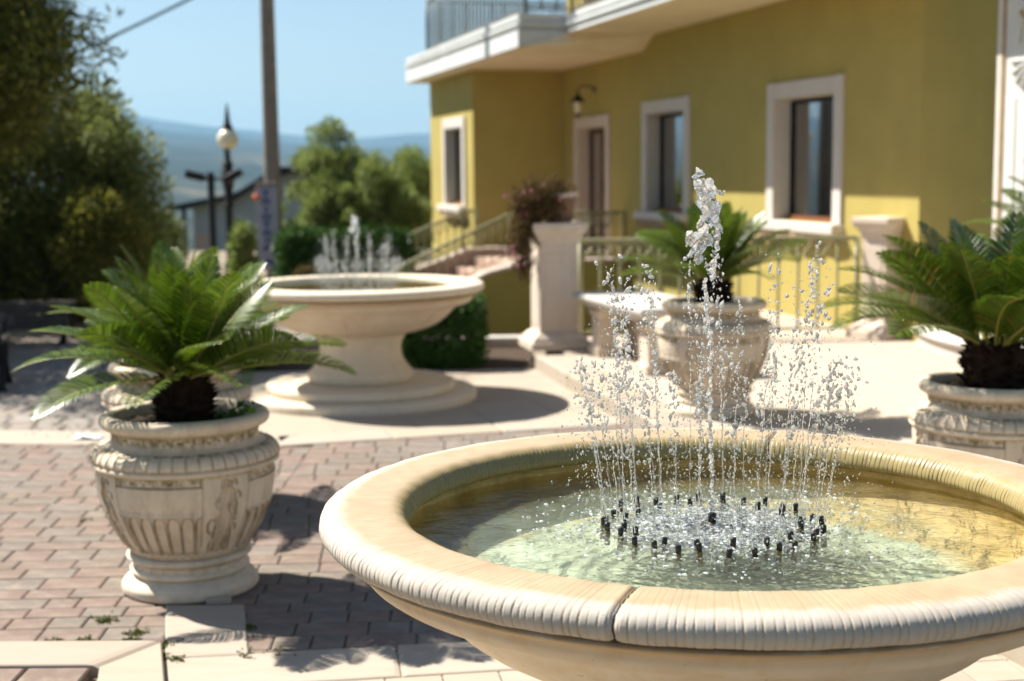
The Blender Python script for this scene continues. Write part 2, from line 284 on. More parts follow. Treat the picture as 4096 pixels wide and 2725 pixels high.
class MB:
    def __init__(s): s.V = []; s.F = []
    def add(s, V, F):
        k = len(s.V); s.V += [tuple(v) for v in V]; s.F += [tuple(i+k for i in f) for f in F]; return s
    def box(s, x0, x1, y0, y1, z0, z1, bev=0.):
        if bev:
            b = bev; V = []
            for (z, i) in ((z0, 0), (z1-b, 0), (z1, b)):
                V += [(x0+i, y0+i, z), (x1-i, y0+i, z), (x1-i, y1-i, z), (x0+i, y1-i, z)]
            F = [(3, 2, 1, 0), (8, 9, 10, 11)]
            for q in (0, 4):
                for j in range(4): F.append((q+j, q+(j+1) % 4, q+4+(j+1) % 4, q+4+j))
            return s.add(V, F)
        V = [(x0, y0, z0), (x1, y0, z0), (x1, y1, z0), (x0, y1, z0), (x0, y0, z1), (x1, y0, z1), (x1, y1, z1), (x0, y1, z1)]
        return s.add(V, [(3, 2, 1, 0), (4, 5, 6, 7), (0, 1, 5, 4), (1, 2, 6, 5), (2, 3, 7, 6), (3, 0, 4, 7)])
    def prism(s, pts, z0, z1):
        n = len(pts); V = [(p[0], p[1], z0) for p in pts] + [(p[0], p[1], z1) for p in pts]
        return s.add(V, [tuple(range(n-1, -1, -1)), tuple(range(n, 2*n))] + [(i, (i+1) % n, n+(i+1) % n, n+i) for i in range(n)])
    def tube(s, pts, rad, k=8, cap=True):
        pts = [Vector(p) for p in pts]; n = len(pts); rs = rad if hasattr(rad, '__len__') else [rad]*n
        V = []; up = None
        for i, p in enumerate(pts):
            d = (pts[min(i+1, n-1)]-pts[max(i-1, 0)]).normalized()
            a = d.orthogonal().normalized() if up is None else (up-d*up.dot(d)).normalized()
            up = a; b = d.cross(a)
            for j in range(k):
                q = 2*math.pi*j/k; V.append(p+(a*math.cos(q)+b*math.sin(q))*rs[i])
        F = [(i*k+j, i*k+(j+1) % k, (i+1)*k+(j+1) % k, (i+1)*k+j) for i in range(n-1) for j in range(k)]
        if cap: F += [tuple(range(k-1, -1, -1)), tuple((n-1)*k+j for j in range(k))]
        return s.add(V, F)
    def lathe(s, prof, k=32, c=(0, 0, 0), cap=True):
        V = []; n = len(prof)
        for r, z in prof:
            for j in range(k):
                q = 2*math.pi*j/k; V.append((c[0]+r*math.cos(q), c[1]+r*math.sin(q), c[2]+z))
        F = [(i*k+j, i*k+(j+1) % k, (i+1)*k+(j+1) % k, (i+1)*k+j) for i in range(n-1) for j in range(k)]
        if cap: F += [tuple(range(k-1, -1, -1)), tuple((n-1)*k+j for j in range(k))]
        return s.add(V, F)
    def sphere(s, c, r, k=12, m=8, sq=(1, 1, 1)):
        V = [(c[0], c[1], c[2]-r*sq[2])]
        for i in range(1, m):
            a = math.pi*i/m-math.pi/2
            for j in range(k):
                q = 2*math.pi*j/k; V.append((c[0]+r*sq[0]*math.cos(a)*math.cos(q), c[1]+r*sq[1]*math.cos(a)*math.sin(q), c[2]+r*sq[2]*math.sin(a)))
        V.append((c[0], c[1], c[2]+r*sq[2])); F = [(0, 1+(j+1) % k, 1+j) for j in range(k)]
        for i in range(m-2):
            for j in range(k): F.append((1+i*k+j, 1+i*k+(j+1) % k, 1+(i+1)*k+(j+1) % k, 1+(i+1)*k+j))
        L = 1+(m-2)*k; F += [(L+j, L+(j+1) % k, len(V)-1) for j in range(k)]
        return s.add(V, F)
    def tf(s, mat): s.V = [tuple(mat @ Vector(v)) for v in s.V]; return s
    def build(s, name, mat, parent=None, smooth=False, loc=None, rz=None):
        me = mesh(name, s.V, s.F, mat, smooth)
        if smooth:
            try: me.set_sharp_from_angle(angle=R(38))
            except Exception: pass
        return link(name, me, parent, loc, rz)
def copy_tree(o, parent=None):
    c = o.copy(); COL.objects.link(c); c.parent = parent
    for ch in list(o.children): copy_tree(ch, c)
    return c

# facade frame: s along the house front (away from the camera), t out of the wall, z up
FA = R(-15.23); D = np.array([math.sin(FA), math.cos(FA), 0]); N = np.array([-math.cos(FA), math.sin(FA), 0]); O = np.array([3.071, 14.8, 0.])
HK = 1.0405; O = np.array([3.1954, 15.40, -.0709])
HM = Matrix(((HK*D[0], HK*N[0], 0, O[0]), (HK*D[1], HK*N[1], 0, O[1]), (0, 0, HK, O[2]), (0, 0, 0, 1)))
def fbuild(mb, name, mat, parent=None, smooth=False):
    mb.tf(HM)
    return mb.build(name, mat, parent, smooth)
def W(s, t, z): p = O+HK*(s*D+t*N); return Vector((p[0], p[1], O[2]+HK*z))
# ------------------------------------------------------------------ terrain and hills
def rot2(x, y, a, c): 
    ca, sa = math.cos(a), math.sin(a); dx, dy = x-c[0], y-c[1]
    return c[0]+dx*ca-dy*sa, c[1]+dx*sa+dy*ca
def fnoise(x, y, seed):
    g = np.random.default_rng(seed); v = 0
    for k in range(6):
        for _ in range(3):
            a = g.uniform(0, 6.28); ph = g.uniform(0, 6.28); f = 2**k
            v = v+np.sin((x*np.cos(a)+y*np.sin(a))*f+ph)/f**1.05/3
    return v
rr = np.concatenate([[0, 20, 34, 45, 60, 90, 140, 220, 350, 550, 850, 1300], np.linspace(1900, 14000, 70)])
aa = np.linspace(-math.pi, math.pi, 361)[:-1]
RR, AA = np.meshgrid(rr, aa, indexing='ij'); X = RR*np.sin(AA); Y = RR*np.cos(AA)
down = np.interp(RR, [0, 34, 60, 140, 350, 850, 1900, 4000, 14000], [-.8, -.8, -2.4, -9, -25, -50, -75, -60, -40])
env = np.interp(RR, [0, 1000, 2500, 5500, 8500, 10500, 14000], [0, 0, 40, 110, 250, 400, 420])
base_h = .95+.66*np.exp(-((AA+.30)/.10)**2)+.10*np.sin(AA*9+1.1)+.07*np.sin(AA*27+.5)+.035*np.sin(AA*61)
Z = down+env*base_h*(1+.26*fnoise(X/1900, Y/1900, 3))+np.interp(RR, [0, 300, 1500], [0, 0, 1])*(22*fnoise(X/900, Y/900, 5)+np.interp(RR, [3000, 6000, 10500, 11500], [0, 1, 1, 0])*55*np.abs(fnoise(X/1100, Y/1100, 9)))
nr, na = Z.shape
idx = np.arange(nr*na).reshape(nr, na)
F = np.stack([idx[:-1], np.roll(idx, -1, 1)[:-1], np.roll(idx, -1, 1)[1:], idx[1:]], -1).reshape(-1, 4)
V = np.stack([X, Y, Z], -1).reshape(-1, 3)
near = (RR[:-1] < 45).reshape(-1); 
def sub(Fs):
    u, inv = np.unique(Fs, return_inverse=True); return V[u], inv.reshape(Fs.shape)
v_, f_ = sub(F[near][:, ::-1]); tag(link('ground', mesh('ground', v_, f_, M['earth'])), kind='structure')
v_, f_ = sub(F[~near][:, ::-1]); tag(link('hills', mesh('hills', v_, f_, M['hills'], True)), kind='structure')

# ------------------------------------------------------------------ plaza paving
def clip_poly(poly, q, nrm):     # keep the side where (p-q).nrm >= 0
    out = []
    for i in range(len(poly)):
        a, b = poly[i], poly[(i+1) % len(poly)]
        da = (a[0]-q[0])*nrm[0]+(a[1]-q[1])*nrm[1]; db = (b[0]-q[0])*nrm[0]+(b[1]-q[1])*nrm[1]
        if da >= 0: out.append(a)
        if da*db < 0:
            k = da/(da-db); out.append((a[0]+(b[0]-a[0])*k, a[1]+(b[1]-a[1])*k))
    return out
def inside(poly, p):
    for i in range(len(poly)):
        a, b = poly[i], poly[(i+1) % len(poly)]
        if (b[0]-a[0])*(p[1]-a[1])-(b[1]-a[1])*(p[0]-a[0]) < 0: return False
    return True
def area(p): return abs(sum(p[i][0]*p[(i+1) % len(p)][1]-p[(i+1) % len(p)][0]*p[i][1] for i in range(len(p))))/2
def clip_to(poly, zone):
    for i in range(len(zone)):
        a, b = zone[i], zone[(i+1) % len(zone)]
        poly = clip_poly(poly, a, (-(b[1]-a[1]), b[0]-a[0]))
        if len(poly) < 3: return []
    return poly
def centre(p): return (sum(q[0] for q in p)/len(p), sum(q[1] for q in p)/len(p))
def seen(c): return c[1] > 4.6 and abs(c[0]) < .372*c[1]
def paving(zones, holes, ang, origin, row, wmin, wmax, gap, ext, name, mat, parent, rnd, thick=.05, jit=.0015, limit=300, bev=.006, ztop=0., view=lambda c: True):
    polys = []
    y = ext[2]
    while y < ext[3]:
        rh = row*rnd.uniform(.78, 1.25) if wmin != wmax else row
        x = ext[0]-rnd.uniform(0, wmax) if wmin != wmax else ext[0]
        while x < ext[1]:
            wd = rnd.uniform(wmin, wmax); g = gap/2
            q = [rot2(a, b, ang, (0, 0)) for a, b in ((x+g, y+g), (x+wd-g, y+g), (x+wd-g, y+rh-g), (x+g, y+rh-g))]
            q = [(a+origin[0], b+origin[1]) for a, b in q]
            for zn in zones:
                c = clip_to(q, zn)
                if len(c) >= 3 and area(c) > .0012:
                    cc = centre(c)
                    if not any(inside(h, cc) for h in holes): polys.append(c)
            x += wd
        y += rh
    polys = [p for p in polys if abs(centre(p)[0]) < .5*centre(p)[1]+1.5]
    def key(p):
        c = centre(p); return -area(p)/max(c[1], 1)**3 if seen(c) and view(c) else 1
    polys.sort(key=key)
    rest = MB()
    for i, p in enumerate(polys):
        c = centre(p); dz = rnd.uniform(-jit, jit)+ztop; tx, ty = rnd.uniform(-.006, .006), rnd.uniform(-.006, .006)
        if jit == 0: tx = ty = 0
        n = len(p); q = [(a-c[0], b-c[1]) for a, b in p]; k = 1-bev/max(.03, math.sqrt(area(p))/2)
        V = [(a, b, dz-thick) for a, b in q]+[(a, b, dz-bev*.7+a*tx+b*ty) for a, b in q]+[(a*k, b*k, dz+a*tx+b*ty) for a, b in q]
        Fs = [(j, (j+1) % n, n+(j+1) % n, n+j) for j in range(n)]+[(n+j, n+(j+1) % n, 2*n+(j+1) % n, 2*n+j) for j in range(n)]+[tuple(range(2*n, 3*n))]
        if i < limit:
            link(name, mesh(name, V, Fs, mat), parent, (c[0], c[1], 0))
        else: rest.add([(a+c[0], b+c[1], z) for a, b, z in V], Fs)
    if rest.V: tag(rest.build(name, mat, parent), kind='stuff')
def sheet(name, pts, z, mat, kind='structure'):
    return tag(link(name, mesh(name, [(a, b, z) for a, b in pts], [tuple(range(len(pts)))], mat)), kind=kind)

rp = random.Random(3)
# red setts
red_zone = [(-6, 5.17), (-1.30, 5.165), (-1.28, 4.985), (0, 5.15), (3.2, 5.62), (3.2, 10.4), (.26, 9.56), (-1.52, 9.035), (-6, 9.44)]
red_a = [(-6, 5.165), (-1.295, 5.165), (-1.295, 9.01), (-1.52, 9.035), (-6, 9.44)]
red_b = [(-1.295, 4.985), (0, 5.15), (1.9, 5.43), (1.9, 10.05), (-1.295, 9.10)]
def bed(name, pts, z, mat): mb = MB().prism(pts, -.9, z); return tag(mb.build(name, mat), kind='structure')
base = bed('plaza', [(-9, 1), (1.9, 1), (1.9, 12), (-9, 12)], -.014, M['joint'])
slab_hole = [(-1.285, 4.97), (-.965, 5.01), (-1.10, 5.66), (-1.44, 5.66)]
paving([red_a, red_b], [], R(2.5), (0, 0), .158, .12, .29, .006, (-4.5, 2.5, 4.8, 10.2), 'sett', M['paver'], base, rp, view=lambda c: not (c[0] > -.6 and c[1] < 8 and c[0] > -.6+(c[1]-5.2)*.22))
# single pale slab at the foot of the urn
def slab_piece(name, pts, z, parent, mat, thick=.05, bev=.006):
    mb = MB(); sa = sum(pts[i][0]*pts[(i+1) % len(pts)][1]-pts[(i+1) % len(pts)][0]*pts[i][1] for i in range(len(pts))); pts = pts if sa > 0 else pts[::-1]; c = centre(pts); n = len(pts); q = [(a-c[0], b-c[1]) for a, b in pts]; k = 1-bev/.15
    mb.add([(a, b, z-thick) for a, b in q]+[(a, b, z-bev*.7) for a, b in q]+[(a*k, b*k, z) for a, b in q], [(j, (j+1) % n, n+(j+1) % n, n+j) for j in range(n)]+[(n+j, n+(j+1) % n, 2*n+(j+1) % n, 2*n+j) for j in range(n)]+[tuple(range(2*n, 3*n))])
    return mb.build(name, mat, parent, loc=(c[0], c[1], 0))
slab_piece('pale_slab', [(-1.272, 5.0), (-.975, 5.035), (-1.105, 5.64), (-1.425, 5.64)], .008, base, M['slab'])
# pale tiled apron round the near fountain
tb = bed('tiled_apron', [(-1.27, 1.0), (3.2, 1.0), (3.2, 5.61), (0, 5.14), (-1.27, 4.955)], -.008, M['pjoint'])
TA = R(8.4)
def trot(x, y): a, b = rot2(x, y, TA, (0, 0)); return (a-.446, b+5.132)
for i, (x0, x1) in enumerate(((-.86, 0), (0, .86), (.86, 1.72), (1.72, 2.6))):
    slab_piece('border_slab', [trot(x0+.004, -.335), trot(x1-.004, -.335), trot(x1-.004, -.004), trot(x0+.004, -.004)], .002, tb, M['slab'])
for j in range(12):
    for i in range(18):
        x = -.86+i*.2; y = -.345-(j+1)*.2
        c = trot(x+.1, y+.1)
        if c[1] > 4.05 and (seen(c) or c[1] < 5): slab_piece('floor_tile', [trot(x+.003, y+.003), trot(x+.197, y+.003), trot(x+.197, y+.197), trot(x+.003, y+.197)], rp.uniform(0, .0012), tb, M['slab'], .03, .003)
# raised border of a bed, bottom left corner
bb = thing('raised_border', 'raised pale stone border with a mitred corner in the lower left foreground', 'kerb', (0, 0, 0))
def bpiece(name, pts, mat, z0=-.03, z1=.032): 
    mb = MB(); n = len(pts); c = centre(pts)
    def ins(k): return [(p[0]+(c[0]-p[0])*k, p[1]+(c[1]-p[1])*k) for p in pts]
    i1 = ins(.025); i2 = ins(.06)
    V = [(*p, z0) for p in pts]+[(*p, z1-.014) for p in pts]+[(*p, z1-.004) for p in i1]+[(*p, z1) for p in i2]
    Fs = [(r*n+j, r*n+(j+1) % n, (r+1)*n+(j+1) % n, (r+1)*n+j) for r in range(3) for j in range(n)]+[tuple(range(3*n, 4*n))]
    mb.add(V, Fs); return mb.build(name, mat, bb)
bpiece('border_stone', [(-1.405, 4.86), (-1.315, 5.125), (-3.2, 5.15), (-3.2, 4.87)][::-1] if False else [(-3.2, 4.87), (-1.475, 4.86), (-1.315, 5.125), (-3.2, 5.15)], M['slab'])
bpiece('border_stone', [(-1.47, 4.855), (-1.25, 3.9), (-1.0, 3.96), (-1.312, 5.118)][::-1] if False else [(-1.25, 3.9), (-1.0, 3.96), (-1.312, 5.118), (-1.47, 4.855)], M['slab'])
for (x0, x1, y0, y1) in ((-1.72, -1.50, 4.70, 4.85), (-1.95, -1.73, 4.70, 4.85), (-1.63, -1.44, 4.54, 4.69), (-1.86, -1.64, 4.54, 4.69), (-2.2, -1.96, 4.70, 4.85)):
    mb = MB().box(x0, x1, y0, y1, -.02, .026, .006); mb.build('sett', M['paver'], bb)
# pale platform round the far fountain
pz = [(.26, 9.565), (-.25, 12.55), (-2.1, 12.3), (-2.6, 9.13), (-1.52, 9.04)]
plat = [(-1.52, 9.045), (-.6, 9.31), (.26, 9.57), (1.35, 9.9), (1.2, 10.5), (.2, 12.5), (-.5, 13.0), (-2.4, 12.8), (-2.75, 9.155)]
pf = bed('platform', [(a, b) for a, b in plat], -.004, M['pjoint'])
for i in range(2):   # front edge stones
    a = (-3.6+i*1.04, 9.235-i*.094); b = (-3.6+(i+1)*1.04-.006, 9.235-(i+1)*.094)
    slab_piece('edge_slab', [(a[0], a[1]), (b[0], b[1]), (b[0]+.07, b[1]+.42), (a[0]+.02, a[1]+.50)], .006, pf, M['slab'])
for i in range(4):
    a = (-1.50+i*.72, 9.05+i*.212); b = (-1.50+(i+1)*.72-.006, 9.05+(i+1)*.212)
    slab_piece('edge_slab', [a, b, (b[0]-.09, b[1]+.32), (a[0]-.09, a[1]+.32)], .006, pf, M['slab'])
paving([[(-2.9, 9.6), (-1.55, 9.40), (-1.05, 9.50), (1.25, 10.19), (.25, 12.5), (-.5, 13.0), (-2.4, 12.8)]], [], FA*-1+R(1.5), (0, 0), .55, .55, .55, .007, (-5, 4.9, 6, 14), 'slab', M['slab'], pf, rp, thick=.03, jit=.0008, bev=.004)
# grey cobbles, left back
cb = bed('cobbled_yard', [(-16, 9.35), (-2.72, 9.35), (-2.35, 12.0), (-2.35, 14.4), (-.9, 14.4), (-.9, 33), (-16, 33)], -.02, M['joint'])
paving([[(-9, 9.72), (-2.72, 9.62), (-2.42, 12.9), (-9, 12.9)], [(-9, 12.905), (-2.42, 12.905), (-1.5, 16), (-9, 18)]], [], R(-3), (0, 0), .15, .15, .24, .014, (-9, -1, 8, 18), 'cobble', M['cobble'], cb, rp, bev=.012, jit=.003, view=lambda c: c[0] < -.262*c[1] or c[1] < 10.6)
# terrace, one step up
mb = MB(); inner = [(1.60, 6.95), (1.24, 9.02), (.52, 12.55), (.2, 13.70), (1.8, 14.2), (1.8, 17), (8.9, 17), (8.9, 2.05), (2.95, 2.05), (1.95, 5.45)][::-1]
mb.prism(inner, -.9, .127); ter = tag(mb.build('terrace', M['terrace']), kind='structure')
edge = [(2.6, 2.0), (1.62, 5.4), (1.27, 6.9), (.93, 8.95), (.2, 12.52)]; ein = [(2.95, 2.05), (1.95, 5.45), (1.60, 6.95), (1.24, 9.02), (.52, 12.55)]
for i in range(4):
    nseg = max(1, round(math.dist(edge[i], edge[i+1])/1.2))
    for k in range(nseg):
        L = lambda a, b, q: (a[0]+(b[0]-a[0])*q, a[1]+(b[1]-a[1])*q)
        q0, q1 = k/nseg+.002, (k+1)/nseg-.002
        p = [L(edge[i], edge[i+1], q0), L(edge[i], edge[i+1], q1), L(ein[i], ein[i+1], q1), L(ein[i], ein[i+1], q0)][::-1]
        slab_piece('edge_stone', p, .131, ter, M['slab'], .17, .018)
sq = [(2.97, 11.64), (3.02, 11.10), (3.55, 11.20), (3.50, 11.74)]
slab_piece('access_cover', sq, .130, ter, M['terrace'], .01, .012)
# curved white steps on the right
st = thing('curved_steps', 'two low curved white steps rising on the right behind the cycad', 'steps', (0, 0, 0))
def arc_step(name, cx, cy_, rad, a0, a1, z0, z1, mat):
    mb = MB(); pts = [(cx+rad*math.cos(a), cy_+rad*math.sin(a)) for a in np.linspace(a0, a1, 40)]
    n = len(pts); pr = [(1, z0), (1, z1-.05), (1.012, z1-.045), (1.016, z1-.02), (1.006, z1)]
    V = [(cx+(p[0]-cx)*k, cy_+(p[1]-cy_)*k, z) for k, z in pr for p in pts]
    Fs = [(i*n+j+1, i*n+j, (i+1)*n+j, (i+1)*n+j+1) for i in range(len(pr)-1) for j in range(n-1)]
    V.append((cx, cy_, z1)); Fs += [((len(pr)-1)*n+j+1, (len(pr)-1)*n+j, len(V)-1) for j in range(n-1)]
    mb.add(V, Fs); return mb.build(name, mat, st, True)
arc_step('step', 7.2, 12.7, 3.45, R(150), R(290), .10, .27, M['white_stone'])
arc_step('step', 7.2, 12.9, 2.95, R(150), R(290), .26, .44, M['white_stone'])

# ------------------------------------------------------------------ the house
hs = thing('house', 'yellow plastered house with white balcony, pale stone window surrounds and glazed front door', 'house', (0, 0, 0))
def wall_open(s0, s1, z0, z1, ops, t0, t1):
    mb = MB(); xs = sorted({s0, s1}|{v for o in ops for v in o[:2]})
    for a, b in zip(xs[:-1], xs[1:]):
        hit = [o for o in ops if o[0] <= a+1e-6 and o[1] >= b-1e-6]
        if not hit: mb.box(a, b, t0, t1, z0, z1)
        else:
            o = hit[0]
            if o[2] > z0: mb.box(a, b, t0, t1, z0, o[2])
            if o[3] < z1: mb.box(a, b, t0, t1, o[3], z1)
    return mb
w2 = (-.60, .74, 1.20, 2.49); w1 = (3.32, 4.63, 1.20, 2.49); dr = (6.33, 7.63, .48, 2.39); wb = (9.21, 10.47, 1.20, 2.47)
fbuild(wall_open(-2.16, 8.54, -.6, 3.90, [w2, w1, dr], -.34, 0), 'wall', M['wall'], hs)
fbuild(wall_open(8.54, 11.74, -.6, 3.60, [wb], 1.12, 1.461), 'wall', M['wall'], hs)
fbuild(MB().box(8.54, 8.90, -.3, 1.119, -.6, 3.60), 'wall', M['wall'], hs)
fbuild(MB().box(11.38, 11.738, -6, 1.119, -.6, 3.60), 'wall', M['wall'], hs)
fbuild(MB().box(-2.158, -1.8, -1.6, -.342, -.6, 6.8), 'wall', M['wall'], hs)
fbuild(MB().box(-2.16, 8.3, -.34, -.02, 3.92, 6.9), 'wall', M['wall'], hs)
fbuild(MB().box(-1.79, 11.36, -6, -5.6, -.6, 6.9), 'wall', M['wall'], hs)
fbuild(MB().box(-2.2, 8.9, -6.3, .5, 6.905, 7.1), 'roof', M['white'], hs)
fbuild(MB().box(-1.78, 11.36, -5.59, -.35, .0, .3), 'interior_floor', M['dark_in'], hs)
fbuild(MB().box(-1.78, 11.36, -1.9, -1.8, .31, 3.3), 'interior_wall', M['dark_in'], hs)
def window(op, t, name='window', door=False):
    a, b, z0, z1 = op; f = .17; pr = .035
    mb = MB()
    mb.box(a-f, a-.003, t-.0, t+pr, z0 if door else z0-.0, z1+f, .008); mb.box(b+.003, b+f, t, t+pr, z0, z1+f, .008)
    mb.box(a-.002, b+.002, t, t+pr-.002, z1+.003, z1+f-.003, .008)
    mb.box(a, a+.008, t-.30, t-.003, z0, z1); mb.box(b-.008, b, t-.30, t-.003, z0, z1); mb.box(a+.009, b-.009, t-.30, t-.003, z1-.008, z1)
    p = fbuild(mb, 'door' if door else 'window', M['pillar'] if door else M['frame_stone'], hs)
    if not door:
        sl_ = MB().box(a-f-.03, b+f+.03, t-.33, t+.14, z0-.10, z0-.004, .012); fbuild(sl_, 'sill', M['frame_stone'], p)
        rw = MB(); k = 22
        for i in range(k):
            s0 = a-f-.01+(b-a+2*f+.02)*i/k; d = random.uniform(.0, .03); h = random.uniform(.06, .10)
            rw.box(s0, s0+(b-a+2*f)/k*.98, t+.002, t+.10+d, z0-.103-h, z0-.103)
        fbuild(rw, 'sill_underside', M['shadowed_stone'], p)
    td = t-.185
    mb = MB(); q = .07 if door else .035; mid = (a+b)/2; lights = ((a+.021, mid-.002), (mid+.002, b-.021)) if door else ((a+.021, b-.021),)
    for x0, x1 in lights:
        mb.box(x0, x0+q, td-.03, td+.03, z0, z1-.021); mb.box(x1-q, x1, td-.03, td+.03, z0, z1-.021)
        mb.box(x0+q, x1-q, td-.029, td+.029, z0, z0+q*(2.5 if door else 1)); mb.box(x0+q, x1-q, td-.029, td+.029, z1-.021-q, z1-.021)
    fbuild(mb, 'sash', M['wood'] if door else M['iron'], p)
    for x0, x1 in lights:
        g = MB(); g.box(x0+q+.001, x1-q-.001, td-.006, td+.006, z0+q*(2.5 if door else 1)+.001, z1-.022-q); fbuild(g, 'pane', M['glass'], p)
    if not door:
        fbuild(MB().box(a+.021, b-.021, td+.031, td+.07, z0-.003, z0+.05), 'sill_board', M['wood_red'], p)
    cu = MB(); k = 90; pts = []
    for i in range(k+1):
        s = a+.03+(b-a-.06)*i/k; pts.append((s, td-.062+.02*math.sin(i*1.1)+.012*math.sin(i*.37)))
    V = [(s, tt, z) for z in (z0+.01, z1-.03) for s, tt in pts]; cu.add(V, [(i, i+1, k+2+i, k+1+i) for i in range(k)])
    fbuild(cu, 'curtain', M['curtain'], p)
    if door:
        fbuild(MB().box(mid-.07, mid-.035, td+.031, td+.05, z0+.92, z0+1.12).box(mid-.16, mid-.05, td+.055, td+.075, z0+1.02, z0+1.04), 'handle', M['iron'], p)
    return p
window(w2, 0); window(w1, 0); window(wb, 1.461); window(dr, 0, door=True)

# balcony slab with a stepped plan
def sweep(path, prof, mb):
    n = len(path); nv = []
    for i in range(n):
        def nrm(a, b):
            dx, dy = b[0]-a[0], b[1]-a[1]; L = math.hypot(dx, dy); return (-dy/L, dx/L)
        if i == 0: m = nrm(path[0], path[1]); sc_ = 1
        elif i == n-1: m = nrm(path[-2], path[-1]); sc_ = 1
        else:
            a, b = nrm(path[i-1], path[i]), nrm(path[i], path[i+1]); m = (a[0]+b[0], a[1]+b[1]); sc_ = 2/(m[0]**2+m[1]**2)
        nv.append((m[0]*sc_, m[1]*sc_))
    k = len(prof); V = [(p[0]+v[0]*o, p[1]+v[1]*o, z) for p, v in zip(path, nv) for o, z in prof]
    return mb.add(V, [(i*k+j, i*k+j+1, (i+1)*k+j+1, (i+1)*k+j) for i in range(n-1) for j in range(k-1)])
path = [(-9, 1.2), (4.5, 1.2), (4.5, 1.83), (12.0, 1.83), (12.0, -1)]
prof = [(-.02, 3.763), (0, 3.763), (.0, 3.70), (-.012, 3.695), (-.02, 3.67), (-.02, 3.655), (.02, 3.65), (.025, 3.63), (.02, 3.61), (-.012, 3.605), (-.03, 3.585), (-.03, 3.56)]
mb = MB(); sweep(path, prof, mb)
sweep([(4.5, 1.83), (12.0, 1.83), (12.0, -1)], [(-.03, 3.556), (.0, 3.555), (.006, 3.55), (.006, 3.345), (-.004, 3.332)], mb)
sweep([(-9, 1.2), (4.5, 1.2)], [(-.03, 3.559), (0, 3.558), (0, 3.525), (-.006, 3.517)], mb)
mb.add([(4.5, 1.83, 3.345), (4.5, 1.83, 3.555), (4.5, 1.2, 3.555), (4.5, 1.2, 3.52)], [(0, 1, 2, 3)])
bal = fbuild(mb, 'balcony', M['fascia'], hs)
mb = MB(); V = [(4.5, 1.828, 3.335), (4.5, 1.2, 3.52), (4.40, 0, 3.52), (4.85, 0, 3.335), (12.0, 1.828, 3.335), (12.0, -1, 3.335), (8.54, -1, 3.335), (-9, 1.195, 3.52), (-9, 0, 3.52), (8.54, 0, 3.335)]
mb.add(V, [(0, 4, 5, 6, 9, 3), (0, 3, 2), (0, 2, 1), (1, 2, 8, 7)])
fbuild(mb, 'soffit', M['soffit'], bal)
mb = MB().add([(-9, 1.18, 3.757), (4.5, 1.18, 3.757), (4.5, 1.81, 3.757), (11.98, 1.81, 3.757), (11.98, -1, 3.757), (-9, -.02, 3.757)], [(0, 1, 2, 3, 4, 5)])
fbuild(mb, 'balcony_floor', M['terrace'], bal)

def railing(name, label, pts, h, sp, mat, group=None, z_low=.08, arch=True, post_every=None, brad=.009, rrad=.022, screen=None):
    # pts: world points at the foot of the railing
    t_ = thing(name, label, 'railing', pts[0], 0, group); org = Vector(pts[0])
    P = [Vector(p)-org for p in pts]; up = Vector((0, 0, 1))
    mb = MB(); mb.tube([p+up*h for p in P], rrad, 8); mb.build('top_rail', mat, t_, True)
    mb = MB(); mb.tube([p+up*z_low for p in P], rrad*.6, 6); mb.build('bottom_rail', mat, t_, True)
    bm_ = mesh('baluster', *(lambda m: (m.V, m.F))(MB().tube([(0, 0, 0), (0, 0, h-z_low)], brad, 6)), mat, True)
    pm = mesh('post', *(lambda m: (m.V, m.F))(MB().tube([(0, 0, 0), (0, 0, h+.0)], brad*2.1, 8)), mat, True)
    ah = None
    for a, b in zip(P[:-1], P[1:]):
        L = math.hypot(b.x-a.x, b.y-a.y); n = max(1, round(L/sp))
        for i in range(n+1):
            p = a.lerp(b, i/n)
            if i in (0, n): 
                link('post', pm, t_, p)
            else: link('baluster', bm_, t_, p+up*z_low)
        if arch:
            d = (b-a)/n
            for i in range(n-1):
                p0 = a.lerp(b, i/n); m_ = MB(); w_ = d*2; q = []
                for k in range(9):
                    f = k/8; q.append(w_*f+up*(h-.24+.22*math.sin(math.pi*f)))
                if ah is None or (ah[1]-d).length > 1e-4:
                    m_.tube(q, brad*.8, 5); ah = (mesh('arch', m_.V, m_.F, mat, True), d.copy())
                link('arch', ah[0], t_, p0)
        if screen:
            dv = (b-a).normalized(); nn = Vector((-dv.y, dv.x, 0)); k = max(1, round(L/1.9))
            for i in range(k):
                a_, b_ = a.lerp(b, (i+.03)/k)+nn*.02, a.lerp(b, (i+.97)/k)+nn*.02
                m_ = MB(); m_.add([a_+up*.06, b_+up*.06, b_+up*(h-.06), a_+up*(h-.06), a_+nn*.008+up*.06, b_+nn*.008+up*.06, b_+nn*.008+up*(h-.06), a_+nn*.008+up*(h-.06)], [(0, 1, 2, 3), (7, 6, 5, 4), (0, 4, 5, 1), (1, 5, 6, 2), (2, 6, 7, 3), (3, 7, 4, 0)])
                m_.build('screen_panel', screen, t_)
    return t_
railing('balcony_railing', 'grey green railing with backing screens along the edge of the white balcony', [W(10.75, -2.4, 3.76), W(10.75, 1.70, 3.76), W(4.62, 1.70, 3.76), W(4.62, 1.06, 3.76), W(-3.5, 1.06, 3.76)], .90, .24, M['rail_grey'], arch=False, brad=.012, rrad=.026, screen=M['screen'])
